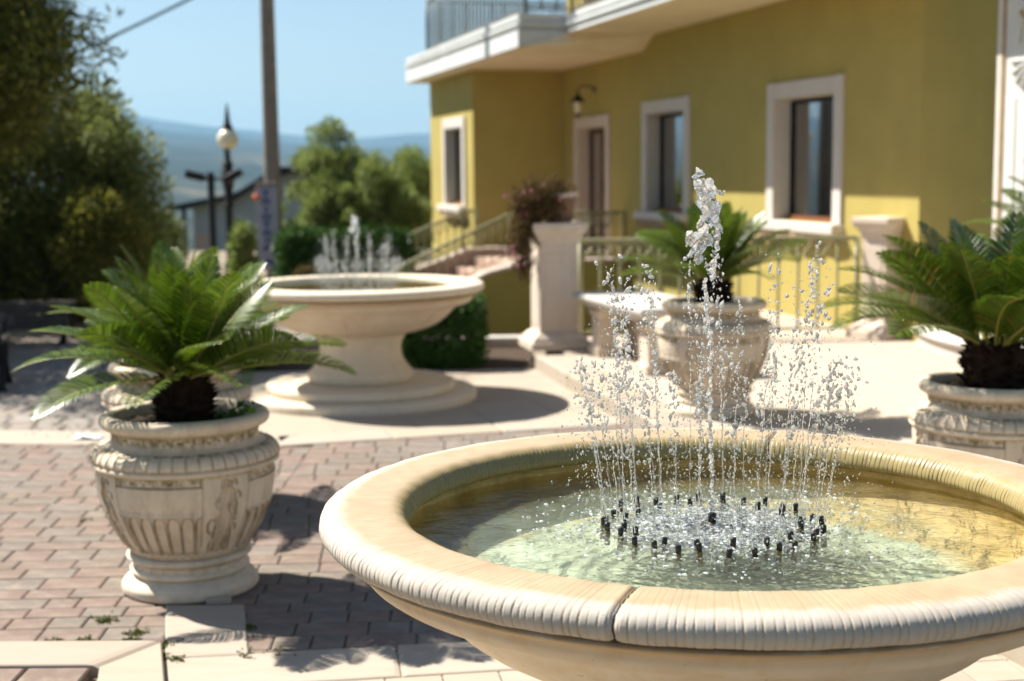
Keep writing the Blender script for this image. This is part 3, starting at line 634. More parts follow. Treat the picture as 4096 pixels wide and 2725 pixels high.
# white entrance front, right of the corner
wf = thing('portal_front', 'white fluted portal pilaster with shell ornament at the right edge', 'portal', (0, 0, 0))
fbuild(MB().box(-6.4, -4.27, .25, .615, -.2, 3.50), 'wall', M['white'], wf)
fbuild(MB().box(-4.268, -4.215, .25, .632, -.2, 3.50, .006), 'corner_strip', M['frame_stone'], wf)
fbuild(MB().box(-4.292, -4.272, .58, .627, .0, 3.50), 'edge_bead', M['cloth_gold'], wf)
for k in range(6):
    s1 = -4.33-k*.135
    fbuild(MB().box(s1-.115, s1, .60, .627, .25, 2.25, .010), 'flute', M['white'], wf)
mb = MB()
for k in range(9):
    a = math.pi*k/8; mb.tube([(-4.60, .618, 2.50), (-4.60+.22*math.cos(a), .626, 2.50-.22*math.sin(a))], [.008, .016], 6)
fbuild(mb, 'shell_ornament', M['white'], wf, True)
q = [(-4.60+.14*math.cos(a), .625, 2.62+.22*math.sin(a)) for a in np.linspace(0, math.pi, 20)]
fbuild(MB().tube(q, .014, 6), 'arch_moulding', M['white'], wf, True)
q = [(-4.66+(.05+.15*f)*math.cos(4.6*f+1.2), .63, 2.93+(.05+.14*f)*math.sin(4.6*f+1.2)) for f in np.linspace(0, 1, 22)]
fbuild(MB().tube(q, .018, 6), 'volute', M['cloth_gold'], wf, True)
# wall lantern
la = thing('wall_lantern', 'black wall lantern on a curled bracket above the front door', 'lantern', W(6.85, 0, 2.6))
l0 = np.array(la.location)
def lb(mb, name, mat, smooth=True): 
    mb.V = [tuple(np.array(W(6.85+v[0]*.8, v[1]*.8, 2.66+v[2]*.8))-l0) for v in mb.V]; return mb.build(name, mat, la, smooth)
lb(MB().lathe([(.005, 0), (.05, .005), (.05, .02), (.02, .03)], 12).tf(Matrix.Translation((0, .0, .35)) @ Matrix.Rotation(-math.pi/2, 4, 'X')), 'wall_plate', M['iron'])
lb(MB().tube([(0, .01, .35), (0, .12, .42), (0, .26, .42), (0, .34, .36), (0, .34, .26)], .014, 8), 'bracket', M['iron'])
lb(MB().lathe([(.01, .28), (.03, .26), (.13, .14), (.135, .12), (.02, .125)], 16, (0, .34, 0)), 'shade', M['iron'])
lb(MB().lathe([(.075, .12), (.075, .115), (.05, -.08), (.045, -.085)], 12, (0, .34, 0)), 'glass_pane', M['globe'])
lb(MB().lathe([(.05, -.085), (.055, -.10), (.02, -.13), (.012, -.17), (.004, -.18)], 12, (0, .34, 0)), 'finial', M['iron'])

# entrance stairs: landing, two parapets, steps
stt = thing('entrance_stairs', 'stone stairs with low parapets going up to the front door', 'stairs', (0, 0, 0))
def parapet(s0, s1, tl, te_, zl, ze, mat, name='parapet'):
    pts = [(0.004, -.9), (0.004, zl), (tl, zl), (te_, ze), (te_+.9, ze-.42), (te_+.9, -.9)]
    V = [(s, t_, z) for s in (s0, s1) for t_, z in pts]; n = len(pts)
    return fbuild(MB().add(V, [tuple(range(n)), tuple(range(2*n-1, n-1, -1))]+[(i, n+i, n+(i+1) % n, (i+1) % n) for i in range(n)]), name, mat, stt)
parapet(5.40, 5.62, 1.45, 2.05, .47, .33, M['wall']); p2_ = parapet(8.02, 8.24, 1.66, 2.85, .51, .10, M['brick_pink'])
def coping(s0, s1, pts):
    L = pts
    for i in range(len(L)-1):
        ln = math.dist(L[i], L[i+1]); k = max(1, round(ln/.3))
        for j in range(k):
            a = [L[i][m]+(L[i+1][m]-L[i][m])*(j+.02)/k for m in (0, 1)]; b = [L[i][m]+(L[i+1][m]-L[i][m])*(j+.98)/k for m in (0, 1)]
            r_ = random.uniform(-.008, .008); h = .055
            V = [(s, p[0], p[1]+z) for p in (a, b) for s in (s0-.025+r_, s1+.025) for z in (.003, h+r_)]
            fbuild(MB().add(V, [(0, 1, 3, 2), (4, 6, 7, 5), (0, 4, 5, 1), (2, 3, 7, 6), (1, 5, 7, 3), (0, 2, 6, 4)]), 'coping_stone', M['coping'], stt)
coping(5.40, 5.62, [(.01, .47), (1.45, .47), (2.05, .33), (2.93, -.08)]); coping(8.02, 8.24, [(.9, .51), (1.66, .51), (2.85, .10), (3.72, -.31)])
fbuild(MB().box(5.624, 8.016, .004, 1.6, -.2, .44), 'landing', M['brick_pink'], stt)
for i in range(7): fbuild(MB().box(5.624, 8.016, 1.602+i*.30, 1.898+i*.30, -.85, .29-i*.15, .01), 'step', M['brick_pink'], stt)
railing('stair_railing', 'olive painted stair railing on the near parapet below the door', [W(5.51, .03, .53), W(5.51, 1.70, .53), W(5.51, 3.35, -.20)], .66, .13, M['rail'], 'railings of the entrance stairs', brad=.010)
railing('stair_railing', 'olive painted stair railing on the far parapet beside the projecting wing', [W(8.13, 1.50, .57), W(8.13, 1.75, .54), W(8.13, 3.70, -.26)], .62, .13, M['rail'], 'railings of the entrance stairs', brad=.010)
railing('terrace_railing', 'olive painted arched railing between the two stone pillars at the back of the terrace', [(.66, 13.60, .13), (2.0, 13.66, .13), (3.34, 13.72, .13)], .95, .185, M['rail'], brad=.013, rrad=.024)
# ------------------------------------------------------------------ fountains
def resample(prof, step):
    out = []
    for a, b in zip(prof[:-1], prof[1:]):
        k = max(1, round(math.dist(a, b)/step)); out += [(a[0]+(b[0]-a[0])*i/k, a[1]+(b[1]-a[1])*i/k) for i in range(k)]
    return out+[prof[-1]]
def smooth_prof(p, it=2):
    for _ in range(it):
        q = [p[0]]
        for a, b in zip(p[:-1], p[1:]): q += [(a[0]*.75+b[0]*.25, a[1]*.75+b[1]*.25), (a[0]*.25+b[0]*.75, a[1]*.25+b[1]*.75)]
        p = q+[p[-1]]
    return p
def lathe_np(prof, th, closed, disp=None, amp=None, extra=None):
    prof = np.array(prof); n, k = len(prof), len(th)
    tg = np.gradient(prof, axis=0); nv = np.stack([tg[:, 1], -tg[:, 0]], 1); nv /= np.linalg.norm(nv, axis=1, keepdims=True)+1e-9
    d = np.zeros((n, k)) if disp is None else disp
    r = prof[:, :1]+nv[:, :1]*d; z = prof[:, 1:]+nv[:, 1:]*d
    V = np.stack([r*np.cos(th), r*np.sin(th), z], -1).reshape(-1, 3); idx = np.arange(n*k).reshape(n, k)
    if closed: nx = np.roll(idx, -1, 1); F = np.stack([idx[:-1], nx[:-1], nx[1:], idx[1:]], -1)
    else: F = np.stack([idx[:-1, :-1], idx[:-1, 1:], idx[1:, 1:], idx[1:, :-1]], -1)
    return V, F.reshape(-1, 4)
RIM = [(.80, -.071), (.90, -.071), (.940, -.069), (.963, -.062), (.974, -.047), (.976, -.032), (.970, -.016), (.952, -.005), (.925, -.001), (.88, 0), (.81, 0), (.790, -.004), (.774, -.014), (.764, -.03), (.758, -.047), (.760, -.058), (.768, -.066), (.80, -.0705)]
def rim_half(a0, a1, seed):
    g = np.random.default_rng(seed); prof = resample(smooth_prof(RIM, 1), .012); ng = 172; per = 12
    th = np.linspace(a0, a1, ng*per+1); gi = np.arange(len(th))/per
    dep = g.uniform(.35, 1, ng+1); wid = g.uniform(.05, .13, ng+1); i0 = np.minimum(gi.astype(int), ng); fr = gi-i0-.5
    off = g.uniform(-.17, .17, ng+1)
    grv = np.exp(-((fr-off[i0])/wid[i0])**2)*dep[i0]
    P = np.array(prof); amp = np.where(P[:, 1] > -.008, .0008, .0028)*np.where(P[:, 1] < -.066, .2, 1)
    n = len(prof); wob = np.cumsum(g.normal(0, .05, (n, 1)), 0)
    D_ = -amp[:, None]*grv[None]*(1+.35*np.sin(th*37+P[:, 1:]*120))
    D_ += .0006*np.sin(th*61+1)*np.sin(P[:, :1]*80)+.0006*np.sin(th*23)+g.normal(0, .00012, (n, len(th)))
    edge = np.exp(-((th-a0)/.006)**2)+np.exp(-((th-a1)/.006)**2)
    D_ -= edge[None]*(.004+.006*(np.sin(P[:, :1]*300)+1)/2)
    V, F = lathe_np(prof, th, False, D_)
    return mesh('rim_stone', V, F, M['rim'], True, {'groove': np.clip(np.broadcast_to(grv[None], D_.shape)*(amp[:, None] > .0005), 0, 1).ravel()})
BOWL = [(.805, -.075), (.935, -.078), (.925, -.092), (.896, -.100), (.888, -.115), (.886, -.125), (.868, -.150), (.83, -.165), (.775, -.176), (.735, -.205), (.700, -.245), (.645, -.295), (.575, -.335), (.50, -.362), (.40, -.384), (.365, -.390), (.363, -.394)]
STEM = [(.362, -.396), (.345, -.420), (.320, -.47), (.316, -.52), (.325, -.575), (.350, -.625), (.385, -.670), (.405, -.690), (.412, -.715), (.408, -.745), (.395, -.765)]
def fountain(name, label, loc, rim_meshes, near):
    f = thing(name, label, 'fountain', loc, 0, None); k = 160
    zc = .95 if near else .905
    def up(o): o.location.z = zc; return o
    th = np.linspace(0, 2*math.pi, k+1)[:-1]
    for m in rim_meshes: up(link('rim_stone', m, f))
    V, F = lathe_np(resample(smooth_prof(BOWL, 1), .02), th, True)
    up(link('bowl', mesh('bowl', V, F[:, ::-1], M['bowl'], True), f))
    inn = [(.800, -.0735), (.797, -.10), (.785, -.13), (.74, -.17), (.675, -.190)]
    V, F = lathe_np(inn, th, True); up(link('basin_side', mesh('basin_side', V, F[:, ::-1], M['algae'], True), f))
    V, F = lathe_np([(.675, -.190), (.60, -.198), (.3, -.200), (.001, -.200)], th, True); up(link('basin_floor', mesh('basin_floor', V, F[:, ::-1], M['liner'], True), f))
    V, F = lathe_np(STEM, th, True); up(link('stem', mesh('stem', V, F[:, ::-1], M['fount'], True), f))
    z0 = zc-.765
    for r, a, b in ((.735, z0-.002, z0/2+.002), (.905, z0/2-.002, -.03)):
        pr = [(.30, a), (r-.03, a), (r-.008, a-.006), (r, a-.02), (r, b+.01), (r-.006, b)]
        V, F = lathe_np(pr, th, True); link('plinth_step', mesh('plinth_step', V, F[:, ::-1], M['fount'], True), f)
    return f
NF = (.503, 3.44, 0.); FF = (-1.185, 11.03, 0.)
A0 = R(-109.5)
f1 = fountain('stone_fountain', 'large tooled stone fountain in the right foreground with a wet orange rim', NF, [rim_half(A0+.0022, A0+math.pi-.0022, 1), rim_half(A0+math.pi+.0022, A0+2*math.pi-.0022, 2)], True)
th = np.linspace(0, 2*math.pi, 161)[:-1]
V, F = lathe_np(smooth_prof(RIM, 1), th, True); fr_m = mesh('rim_stone', V, F, M['fount'], True)
f2 = fountain('stone_fountain', 'smooth pale stone fountain on a round two step plinth behind the left urn', FF, [fr_m], False)
# joints between the blocks of the far bowl
for a in (-93, -35, 25, 85, 145, 205):
    mb = MB(); p = [( (r+.001)*math.cos(R(a)), (r+.001)*math.sin(R(a)), z+.905) for r, z in BOWL[6:-1]]
    mb.tube(p, .003, 5); mb.build('joint', M['bowl'], f2, True)

# water in the basins: real ripples plus fine relief in the material
def water(loc, zc, seed, amp=1.0):
    g = np.random.default_rng(seed); n = 230; x = np.linspace(-.80, .80, n); Xw, Yw = np.meshgrid(x, x); rw = np.hypot(Xw, Yw)
    Zw = np.zeros_like(Xw)
    for i in range(26):
        a = g.uniform(0, 6.28); k = g.uniform(14, 75); Zw += .0085/k*np.sin((Xw*np.cos(a)+Yw*np.sin(a))*k+g.uniform(0, 6.28)+1.5*np.sin(Xw*7+i))*2.2
    for i in range(90):
        a = g.uniform(0, 6.28); q = g.uniform(.12, .34); cx, cy_ = q*math.cos(a), q*math.sin(a); d = np.hypot(Xw-cx, Yw-cy_); Zw += .0024*np.cos(d*g.uniform(150, 260))*np.exp(-(d/.045)**2)
    for rr_ in (.224, .269): Zw += .0016*np.sin(rw*120)*np.exp(-((rw-rr_)/.2)**2)
    Zw *= amp
    keep = (rw[:-1, :-1] < .797) & (rw[1:, 1:] < .797) & (rw[:-1, 1:] < .797) & (rw[1:, :-1] < .797)
    idx = np.arange(n*n).reshape(n, n); F = np.stack([idx[:-1, :-1], idx[:-1, 1:], idx[1:, 1:], idx[1:, :-1]], -1)[keep]
    V = np.stack([Xw, Yw, Zw], -1).reshape(-1, 3); u, inv = np.unique(F, return_inverse=True)
    o = link('water', mesh('water', V[u], inv.reshape(F.shape), M['water'], True)); o.location = (loc[0], loc[1], loc[2]+zc-.088); return tag(o, kind='structure')
water(NF, .95, 4, 1.1); water(FF, .905, 5, .8)

# nozzles: parts of the fountain
def nozzle_meshes():
    a = MB().lathe([(.0072, -.028), (.0072, .006), (.0066, .008)], 10); b = MB().lathe([(.0069, .0085), (.0071, .026), (.0055, .028), (.0035, .028)], 10)
    return mesh('nozzle', a.V, a.F, M['brass'], True), mesh('nozzle_cap', b.V, b.F, M['black_rubber'], True)
nzm, ncm = nozzle_meshes()
rings = [(.268, 28, 0.), (.222, 16, .1)]; RC = (-.008, .03)
def nozzles(f, zc):
    zw = zc-.088; pts = []
    for r, n, ph in rings:
        for i in range(n):
            a = 2*math.pi*i/n+ph; pts.append((RC[0]+r*math.cos(a)+random.gauss(0, .003), RC[1]+r*math.sin(a)+random.gauss(0, .003), zw+random.uniform(-.012, .006), r, a))
    pts.append((RC[0], RC[1], zw+.004, 0, 0))
    for x, y, z, r, a in pts:
        o = link('nozzle', nzm, f, (x, y, z)); o.rotation_euler = (random.gauss(0, .06), random.gauss(0, .06), 0)
        if r == 0: o.scale = (1.5, 1.5, 1.2)
        link('nozzle_cap', ncm, o)
    return pts
np1 = nozzles(f1, .95); np2 = nozzles(f2, .905)

# jets: drops, beads and threads of water
def ico(sub_):
    import bmesh
    bm = bmesh.new(); bmesh.ops.create_icosphere(bm, subdivisions=sub_, radius=1); V = np.array([v.co for v in bm.verts]); F = np.array([[v.index for v in f.verts] for f in bm.faces]); bm.free(); return V, F
IC1, IC2 = ico(1), ico(2)
class Drops:
    def __init__(s, seed): s.g = np.random.default_rng(seed); s.c = []; s.r = []; s.big = []
    def add(s, p, r, sq=(1, 1, 1)): (s.big if r > .0032 else s.c).append((p, r, sq))
    def build(s, name, label):
        Vs, Fs, k = [], [], 0
        for lst, (V0, F0) in ((s.c, IC1 if True else 0), (s.big, IC2)):
            if not lst: continue
            m = len(lst); P = np.array([q[0] for q in lst]); r = np.array([q[1] for q in lst])[:, None, None]; q = np.array([q[2] for q in lst])[:, None]
            Q = np.linalg.qr(s.g.normal(size=(m, 3, 3)))[0]; mixr = .35
            v = V0[None]*q*r
            if lst is s.big:
                ph = s.g.uniform(0, 6.28, (m, 1, 3)); fr_ = s.g.uniform(.8, 2.6, (m, 1, 3)); v = v*(1+.16*np.sin(V0[None]*fr_*1.7+ph).sum(-1, keepdims=True))
            tl = s.g.normal(0, .25, (m, 1)); v = v+np.stack([v[..., 2]*tl, 0*v[..., 2], 0*v[..., 2]], -1)
            V = (v+P[:, None]).reshape(-1, 3); F = (F0[None]+(np.arange(m)*len(V0))[:, None, None]+k).reshape(-1, 3); k += len(V); Vs.append(V); Fs.append(F)
        return mesh(name, np.concatenate(Vs), np.concatenate(Fs), M['drop'], True)
def thread(mb, p0, p1, r, g, k=5):
    L = math.dist(p0, p1); n = max(4, int(L/.0035)); ph = g.uniform(0, 6.28); bead = np.linspace(.12, .55, n)
    mb.tube([tuple(np.array(p0)+(np.array(p1)-np.array(p0))*i/n+np.array([.0012*math.sin(i*.31+ph), .0012*math.cos(i*.23+ph), 0])) for i in range(n+1)], [r*(1+bead[min(i, n-1)]*math.sin(i*1.5+ph)) for i in range(n+1)], k, False)
def spray(name, pts, seed, hs_=1.0):
    g = np.random.default_rng(seed); dp = Drops(seed); th_ = MB()
    def rd(lo, hi, pw=2.2): return lo+(hi-lo)*g.random()**pw
    for x, y, z, r, a in pts:
        z = z+.036
        if r == 0: continue
        out = r > .25; H = (g.uniform(.30, .40) if out else g.uniform(.50, .66))*hs_; lean = g.normal(.040 if out else .034, .018)*(1 if out else .8)
        lt = g.normal(0, .010); ca, sa = math.cos(a), math.sin(a)
        def at(f): 
            q = lean*f+.015*f*f; return np.array([x+ca*q-sa*lt*f, y+sa*q+ca*lt*f, z+H*f])
        fb = g.uniform(.38, .62); thread(th_, at(0), at(fb), .0013, g)
        f = fb
        while f < 1:
            p = at(f)+g.normal(0, .0012+.006*f, 3); rr_ = rd(.0007, .0026+.0020*f, 2.0); dp.add(p, rr_, (1, 1, g.uniform(1, 2.6)))
            f += (rr_*g.uniform(.8, 2.0)+.0015)/H
        for k in range(int(g.uniform(10, 22))):     # crown of the jet
            p = at(g.uniform(.72, 1.04))+g.normal(0, 1, 3)*np.array([.016, .016, .012]); dp.add(p, rd(.0009, .0056, 2.2), (1, g.uniform(.6, 1), g.uniform(.8, 1.6)))
        for k in range(90 if out else 100):                         # falling back outside and inside
            fz = g.random(); sprd = .016+.060*(1-fz)**.7; p = at(fz)+np.array([ca, sa, 0])*abs(g.normal(0, sprd))*(.8 if g.random() < .75 else -1)+g.normal(0, .012, 3); p[2] = max(p[2], z-.03); dp.add(p, rd(.0005, .0031, 2.3), (1, 1, g.uniform(.85, 1.9)))
    for k in range(2600):                           # fine mist of small drops
        a = g.uniform(0, 6.28); q = abs(g.normal(.24, .09)); p = np.array([RC[0]+q*math.cos(a), RC[1]+q*math.sin(a), pts[0][2]+.03+g.random()**1.3*.52*hs_]); dp.add(p, rd(.0005, .0020, 2), (1, 1, 1))
    for k in range(60):
        a = g.uniform(0, 6.28); q = g.uniform(.3, .62); p = np.array([q*math.cos(a), q*math.sin(a), pts[0][2]+.03+g.random()*.4]); dp.add(p, rd(.0005, .0012, 2))
    zw = pts[0][2]
    for k in range(5200):                           # froth where the drops land
        a = g.uniform(0, 6.28); q = abs(g.normal(.15, .10)); p = np.array([RC[0]+q*math.cos(a), RC[1]+q*math.sin(a), zw+g.normal(.004, .004)+abs(g.normal(0, .010))*(g.random() < .3)]); dp.add(p, rd(.0008, .005, 3.0), (1.3, 1.3, .8))
    for k in range(160):
        a = g.uniform(0, 6.28); q = g.uniform(.3, .66); dp.add(np.array([q*math.cos(a), q*math.sin(a), zw+.002]), rd(.0008, .004, 2.5), (1.2, 1.2, .7))
    me = dp.build(name, name); me2 = mesh('threads', th_.V, th_.F, M['drop'], True)
    return me, me2
def join(name, a, b):
    n = []
    Va = np.empty(len(a.vertices)*3, np.float32); a.vertices.foreach_get('co', Va); Vb = np.empty(len(b.vertices)*3, np.float32); b.vertices.foreach_get('co', Vb)
    Fa = [tuple(p.vertices) for p in a.polygons]; k = len(a.vertices); Fb = [tuple(i+k for i in p.vertices) for p in b.polygons]
    Fb3 = [t_ for q in Fb for t_ in ((q[0], q[1], q[2]), (q[0], q[2], q[3]))]
    return mesh(name, np.concatenate([Va, Vb]).reshape(-1, 3), np.array(Fa+Fb3), M['drop'], True)
s1 = spray('water_drops', np1, 11); o = link('water_drops', join('water_drops', *s1), None, NF); tag(o, kind='stuff')
def foam(loc, zw, seed, n=5200):
    dp = Drops(seed); g = dp.g
    for k in range(n):
        a = g.uniform(0, 6.28); q = abs(g.normal(.15, .085)) if k < n*.85 else g.uniform(.05, .5); z_ = zw+.001+abs(g.normal(0, .004)); dp.add(np.array([RC[0]+q*math.cos(a), RC[1]+q*math.sin(a), z_]), .0006+.0034*g.random()**3, (1.4, 1.4, .7))
    me = dp.build('foam', 'foam'); me.materials.clear(); me.materials.append(M['foam']); o = link('foam', me, None, loc); tag(o, kind='stuff')
foam(NF, .95-.088, 51, 9000); foam(FF, .905-.088, 52, 1500)
s2 = spray('water_drops', np2, 12, .66); me = join('water_drops', *s2); o = link('water_drops', me, None, FF); tag(o, kind='stuff')

# tall central jets: one fused body of water each
def jet(loc, pts, seed, label, H, res=.0022, hs_=1.0):
    g = np.random.default_rng(seed); x, y, z = pts[-1][:3]; z += .04; L = []
    def c(zf): return np.array([x-.028*zf**1.3+.006*math.sin(zf*17)*zf, y+.004*math.sin(zf*11), z+H*zf])
    zf = 0
    while zf < .70:
        r = .0030+.0026*abs(math.sin(zf*31+.6))*(.4+zf)+g.uniform(0, .0015)
        if zf > .52 and math.sin(zf*60) > .75: r *= .75
        L.append((c(zf)+g.normal(0, .0015, 3), r, 1.35)); zf += .0062
    for k in range(30):      # torn middle
        f = g.uniform(.60, .80); L.append((c(f)+np.array([g.normal(.006, .012), g.normal(0, .008), 0]), g.uniform(.0014, .0045), 1.6))
    body = [(.76, -.018, .010), (.78, -.020, .014), (.80, -.016, .017), (.82, -.012, .018), (.84, -.004, .016), (.86, .004, .018), (.88, .010, .016), (.90, .012, .020), (.92, .014, .021), (.94, .013, .021), (.96, .010, .018), (.98, .006, .013), (1.0, .003, .010), (1.012, .002, .008),
            (.88, .028, .012), (.86, .032, .010), (.84, .034, .009), (.82, .032, .009), (.79, .030, .011), (.77, .027, .009), (.74, .024, .008), (.72, .022, .010), (.70, .021, .007),
            (.955, .026, .009), (.948, .038, .007), (.945, .048, .005), (.95, .056, .004), (.955, .062, .0035)]
    for f, dx, r in body:
        for q in range(7):
            L.append((c(f)+np.array([dx-.006, 0, 0])+g.normal(0, r*.55, 3), r*g.uniform(.26, .62), g.uniform(1, 1.9)))
    V0, F0 = IC2; Vs = np.concatenate([V0*np.array([1, 1, s_])*r+p for p, r, s_ in L]); Fs = np.concatenate([F0+i*len(V0) for i in range(len(L))])
    o = link('water_jet', mesh('water_jet', Vs, Fs, M['drop'], True), None, loc); tag(o, label, 'water jet')
    md = o.modifiers.new('fuse', 'REMESH'); md.mode = 'VOXEL'; md.voxel_size = res; md.use_smooth_shade = True; ms = o.modifiers.new('relax', 'SMOOTH'); ms.iterations = 14; ms.factor = .5
    dg = bpy.context.evaluated_depsgraph_get(); m2 = bpy.data.meshes.new_from_object(o.evaluated_get(dg)); o.modifiers.clear(); o.data = m2
    n = len(m2.vertices); co = np.empty(n*3, np.float32); m2.vertices.foreach_get('co', co); co = co.reshape(-1, 3)
    for f_, a_ in ((95, .0030), (190, .0024), (390, .0014), (760, .0007)):
        co += np.stack([np.sin(co[:, (i+1) % 3]*f_+i)*np.cos(co[:, (i+2) % 3]*f_*1.13+2*i) for i in range(3)], -1).astype(np.float32)*a_
    m2.vertices.foreach_set('co', co.ravel()); m2.materials.clear(); m2.materials.append(M['jet']); m2.update(); return o
jet(NF, np1, 21, 'tall splashing water jet in the middle of the near fountain', .83, .0017)
jet(FF, np2, 22, 'small central water jet rising from the far fountain', .56, .004)

# ------------------------------------------------------------------ urns
def caps(x, z, p, q, r):
    p, q = np.array(p), np.array(q); d = q-p; t_ = np.clip(((x-p[0])*d[0]+(z-p[1])*d[1])/(d@d+1e-9), 0, 1)
    dd = np.hypot(x-p[0]-t_*d[0], z-p[1]-t_*d[1])/r; return np.sqrt(np.clip(1-dd**2, 0, 1))
def urn_meshes():
    nt = 720; th = np.linspace(0, 2*math.pi, nt+1)[:-1]; out = {}
    # rim and neck
    rim = [(.285, .70), (.290, .735), (.298, .752), (.315, .760), (.335, .757), (.350, .744), (.354, .727), (.347, .710), (.330, .699), (.314, .692), (.305, .676), (.304, .655), (.312, .640), (.325, .632), (.334, .628)]
    P = np.array(resample(smooth_prof(rim, 1), .008)); V, F = lathe_np(P, th[::4], True)
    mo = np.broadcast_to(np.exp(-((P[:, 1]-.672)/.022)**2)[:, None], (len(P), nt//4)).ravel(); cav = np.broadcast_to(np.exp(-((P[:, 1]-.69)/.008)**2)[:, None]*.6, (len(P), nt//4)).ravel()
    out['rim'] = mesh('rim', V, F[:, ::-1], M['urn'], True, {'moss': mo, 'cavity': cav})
    band = [(.334, .6275), (.342, .625), (.358, .620), (.376, .606), (.386, .588), (.388, .575), (.383, .566), (.388, .560), (.391, .552), (.386, .543), (.372, .538)]
    P = np.array(resample(smooth_prof(band, 1), .0045)); T = np.broadcast_to(th, (len(P), nt)); k = 46; u = (T*k/(2*math.pi)) % 1
    act = ((P[:, 1] > .568) & (P[:, 1] < .62))[:, None]; gv = np.exp(-((u-.5)/.09)**2)*act; V, F = lathe_np(P, th, True, -.0045*gv+.0025*act*(1-np.abs(u-.0)*0)*np.cos(2*math.pi*u)*.6)
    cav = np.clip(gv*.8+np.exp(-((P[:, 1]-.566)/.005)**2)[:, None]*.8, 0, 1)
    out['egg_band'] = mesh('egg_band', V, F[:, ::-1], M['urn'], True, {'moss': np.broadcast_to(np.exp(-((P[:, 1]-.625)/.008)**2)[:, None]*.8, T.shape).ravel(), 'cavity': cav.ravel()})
    body = [(.370, .537), (.371, .52), (.371, .49), (.367, .45), (.356, .40), (.338, .345), (.314, .29), (.285, .235), (.255, .19), (.236, .170)]
    P = np.array(resample(smooth_prof(body, 2), .0032)); n = len(P); T = np.broadcast_to(th, (n, nt)); Z = np.broadcast_to(P[:, 1:], (n, nt)); RRm = P[:, :1]
    ph = ((T+math.pi/4) % (math.pi/2))-math.pi/4          # panel centre at 0, figures at +-45 deg
    sgn = ((T+math.pi/4)//(math.pi/2)); fg = ((T) % (math.pi/2))-math.pi/4
    h = np.zeros((n, nt)); cv = np.zeros((n, nt)); PW = R(29)
    inp = np.abs(ph) < PW
    # raised frame bands, tongues
    x = fg*.34/.95; z = Z-.0
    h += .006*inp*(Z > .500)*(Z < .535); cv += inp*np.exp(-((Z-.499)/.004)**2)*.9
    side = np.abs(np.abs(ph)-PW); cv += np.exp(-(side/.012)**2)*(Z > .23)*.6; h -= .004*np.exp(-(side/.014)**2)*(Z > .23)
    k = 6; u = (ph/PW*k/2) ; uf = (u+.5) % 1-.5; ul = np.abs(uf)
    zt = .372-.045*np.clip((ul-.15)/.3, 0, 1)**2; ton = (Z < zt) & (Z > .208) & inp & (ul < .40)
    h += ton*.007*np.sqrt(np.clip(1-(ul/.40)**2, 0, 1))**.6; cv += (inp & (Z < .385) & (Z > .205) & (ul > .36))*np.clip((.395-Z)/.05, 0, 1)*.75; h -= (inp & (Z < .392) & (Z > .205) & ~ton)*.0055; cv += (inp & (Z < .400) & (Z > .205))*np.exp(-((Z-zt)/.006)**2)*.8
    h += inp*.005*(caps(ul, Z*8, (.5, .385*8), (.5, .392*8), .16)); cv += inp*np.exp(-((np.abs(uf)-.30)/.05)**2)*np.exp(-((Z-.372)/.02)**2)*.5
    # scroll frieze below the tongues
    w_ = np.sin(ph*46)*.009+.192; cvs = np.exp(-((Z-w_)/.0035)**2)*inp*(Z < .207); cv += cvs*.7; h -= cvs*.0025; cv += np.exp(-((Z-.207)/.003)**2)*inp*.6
    # draped figures
    fm = np.zeros((n, nt))
    def add(p, q, r, a): 
        nonlocal fm; fm = np.maximum(fm, caps(x, z, p, q, r)*a)
    add((-.006, .498), (-.004, .508), .017, .013); add((-.004, .485), (.0, .46), .010, .009)
    add((.004, .465), (-.006, .415), .024, .014); add((-.006, .405), (.002, .375), .022, .013); add((.0, .37), (-.016, .30), .019, .013); add((-.016, .30), (-.006, .215), .013, .010)
    add((.012, .365), (.016, .29), .018, .011); add((.016, .29), (-.012, .21), .012, .009); add((.026, .465), (.045, .41), .009, .010); add((.045, .41), (.048, .345), .008, .009)
    add((-.020, .462), (-.042, .43), .008, .009); add((-.042, .43), (-.028, .40), .008, .008)
    for (a0_, b0_, c0_) in ((.035, .5, .02), (.05, .44, .03), (-.05, .33, .03), (.05, .30, .028), (-.045, .24, .02), (.03, .25, .03)):
        for j in range(7):
            q0 = j/7*4.4; q1 = (j+1)/7*4.4; add((a0_+c0_*math.cos(q0)*(.4+.09*j), b0_+c0_*1.4*math.sin(q0)*(.4+.09*j)), (a0_+c0_*math.cos(q1)*(.4+.09*(j+1)), b0_+c0_*1.4*math.sin(q1)*(.4+.09*(j+1))), .0055, .006)
    for j in range(8):
        s_ = -.055+.014*j; add((s_*.6, .37), (s_*1.1+.008*math.sin(j*2.1), .205), .0048, .0065)
    win = np.clip((R(45)-PW+.02-np.abs(fg))*0+1, 0, 1)*(np.abs(fg) < (math.pi/4-PW)*1.02+.0); fm *= (np.abs(fg) < math.pi/4-PW-.01)
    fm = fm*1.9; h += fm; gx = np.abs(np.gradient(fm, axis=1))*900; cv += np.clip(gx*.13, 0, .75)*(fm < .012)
    V, F = lathe_np(P, th, True, h); mo = np.clip(np.exp(-((Z-.518)/.014)**2)*inp+.4*np.exp(-((Z-.535)/.006)**2), 0, 1)
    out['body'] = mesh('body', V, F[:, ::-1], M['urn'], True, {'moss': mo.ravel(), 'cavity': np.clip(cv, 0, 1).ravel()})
    foot = [(.236, .1695), (.250, .168), (.262, .160), (.264, .150), (.254, .142), (.240, .138), (.236, .128), (.236, .112), (.243, .107), (.250, .100), (.251, .090), (.243, .082), (.234, .078), (.236, .070), (.262, .058), (.276, .048), (.284, .038), (.286, .020), (.284, .004), (.278, .0)]
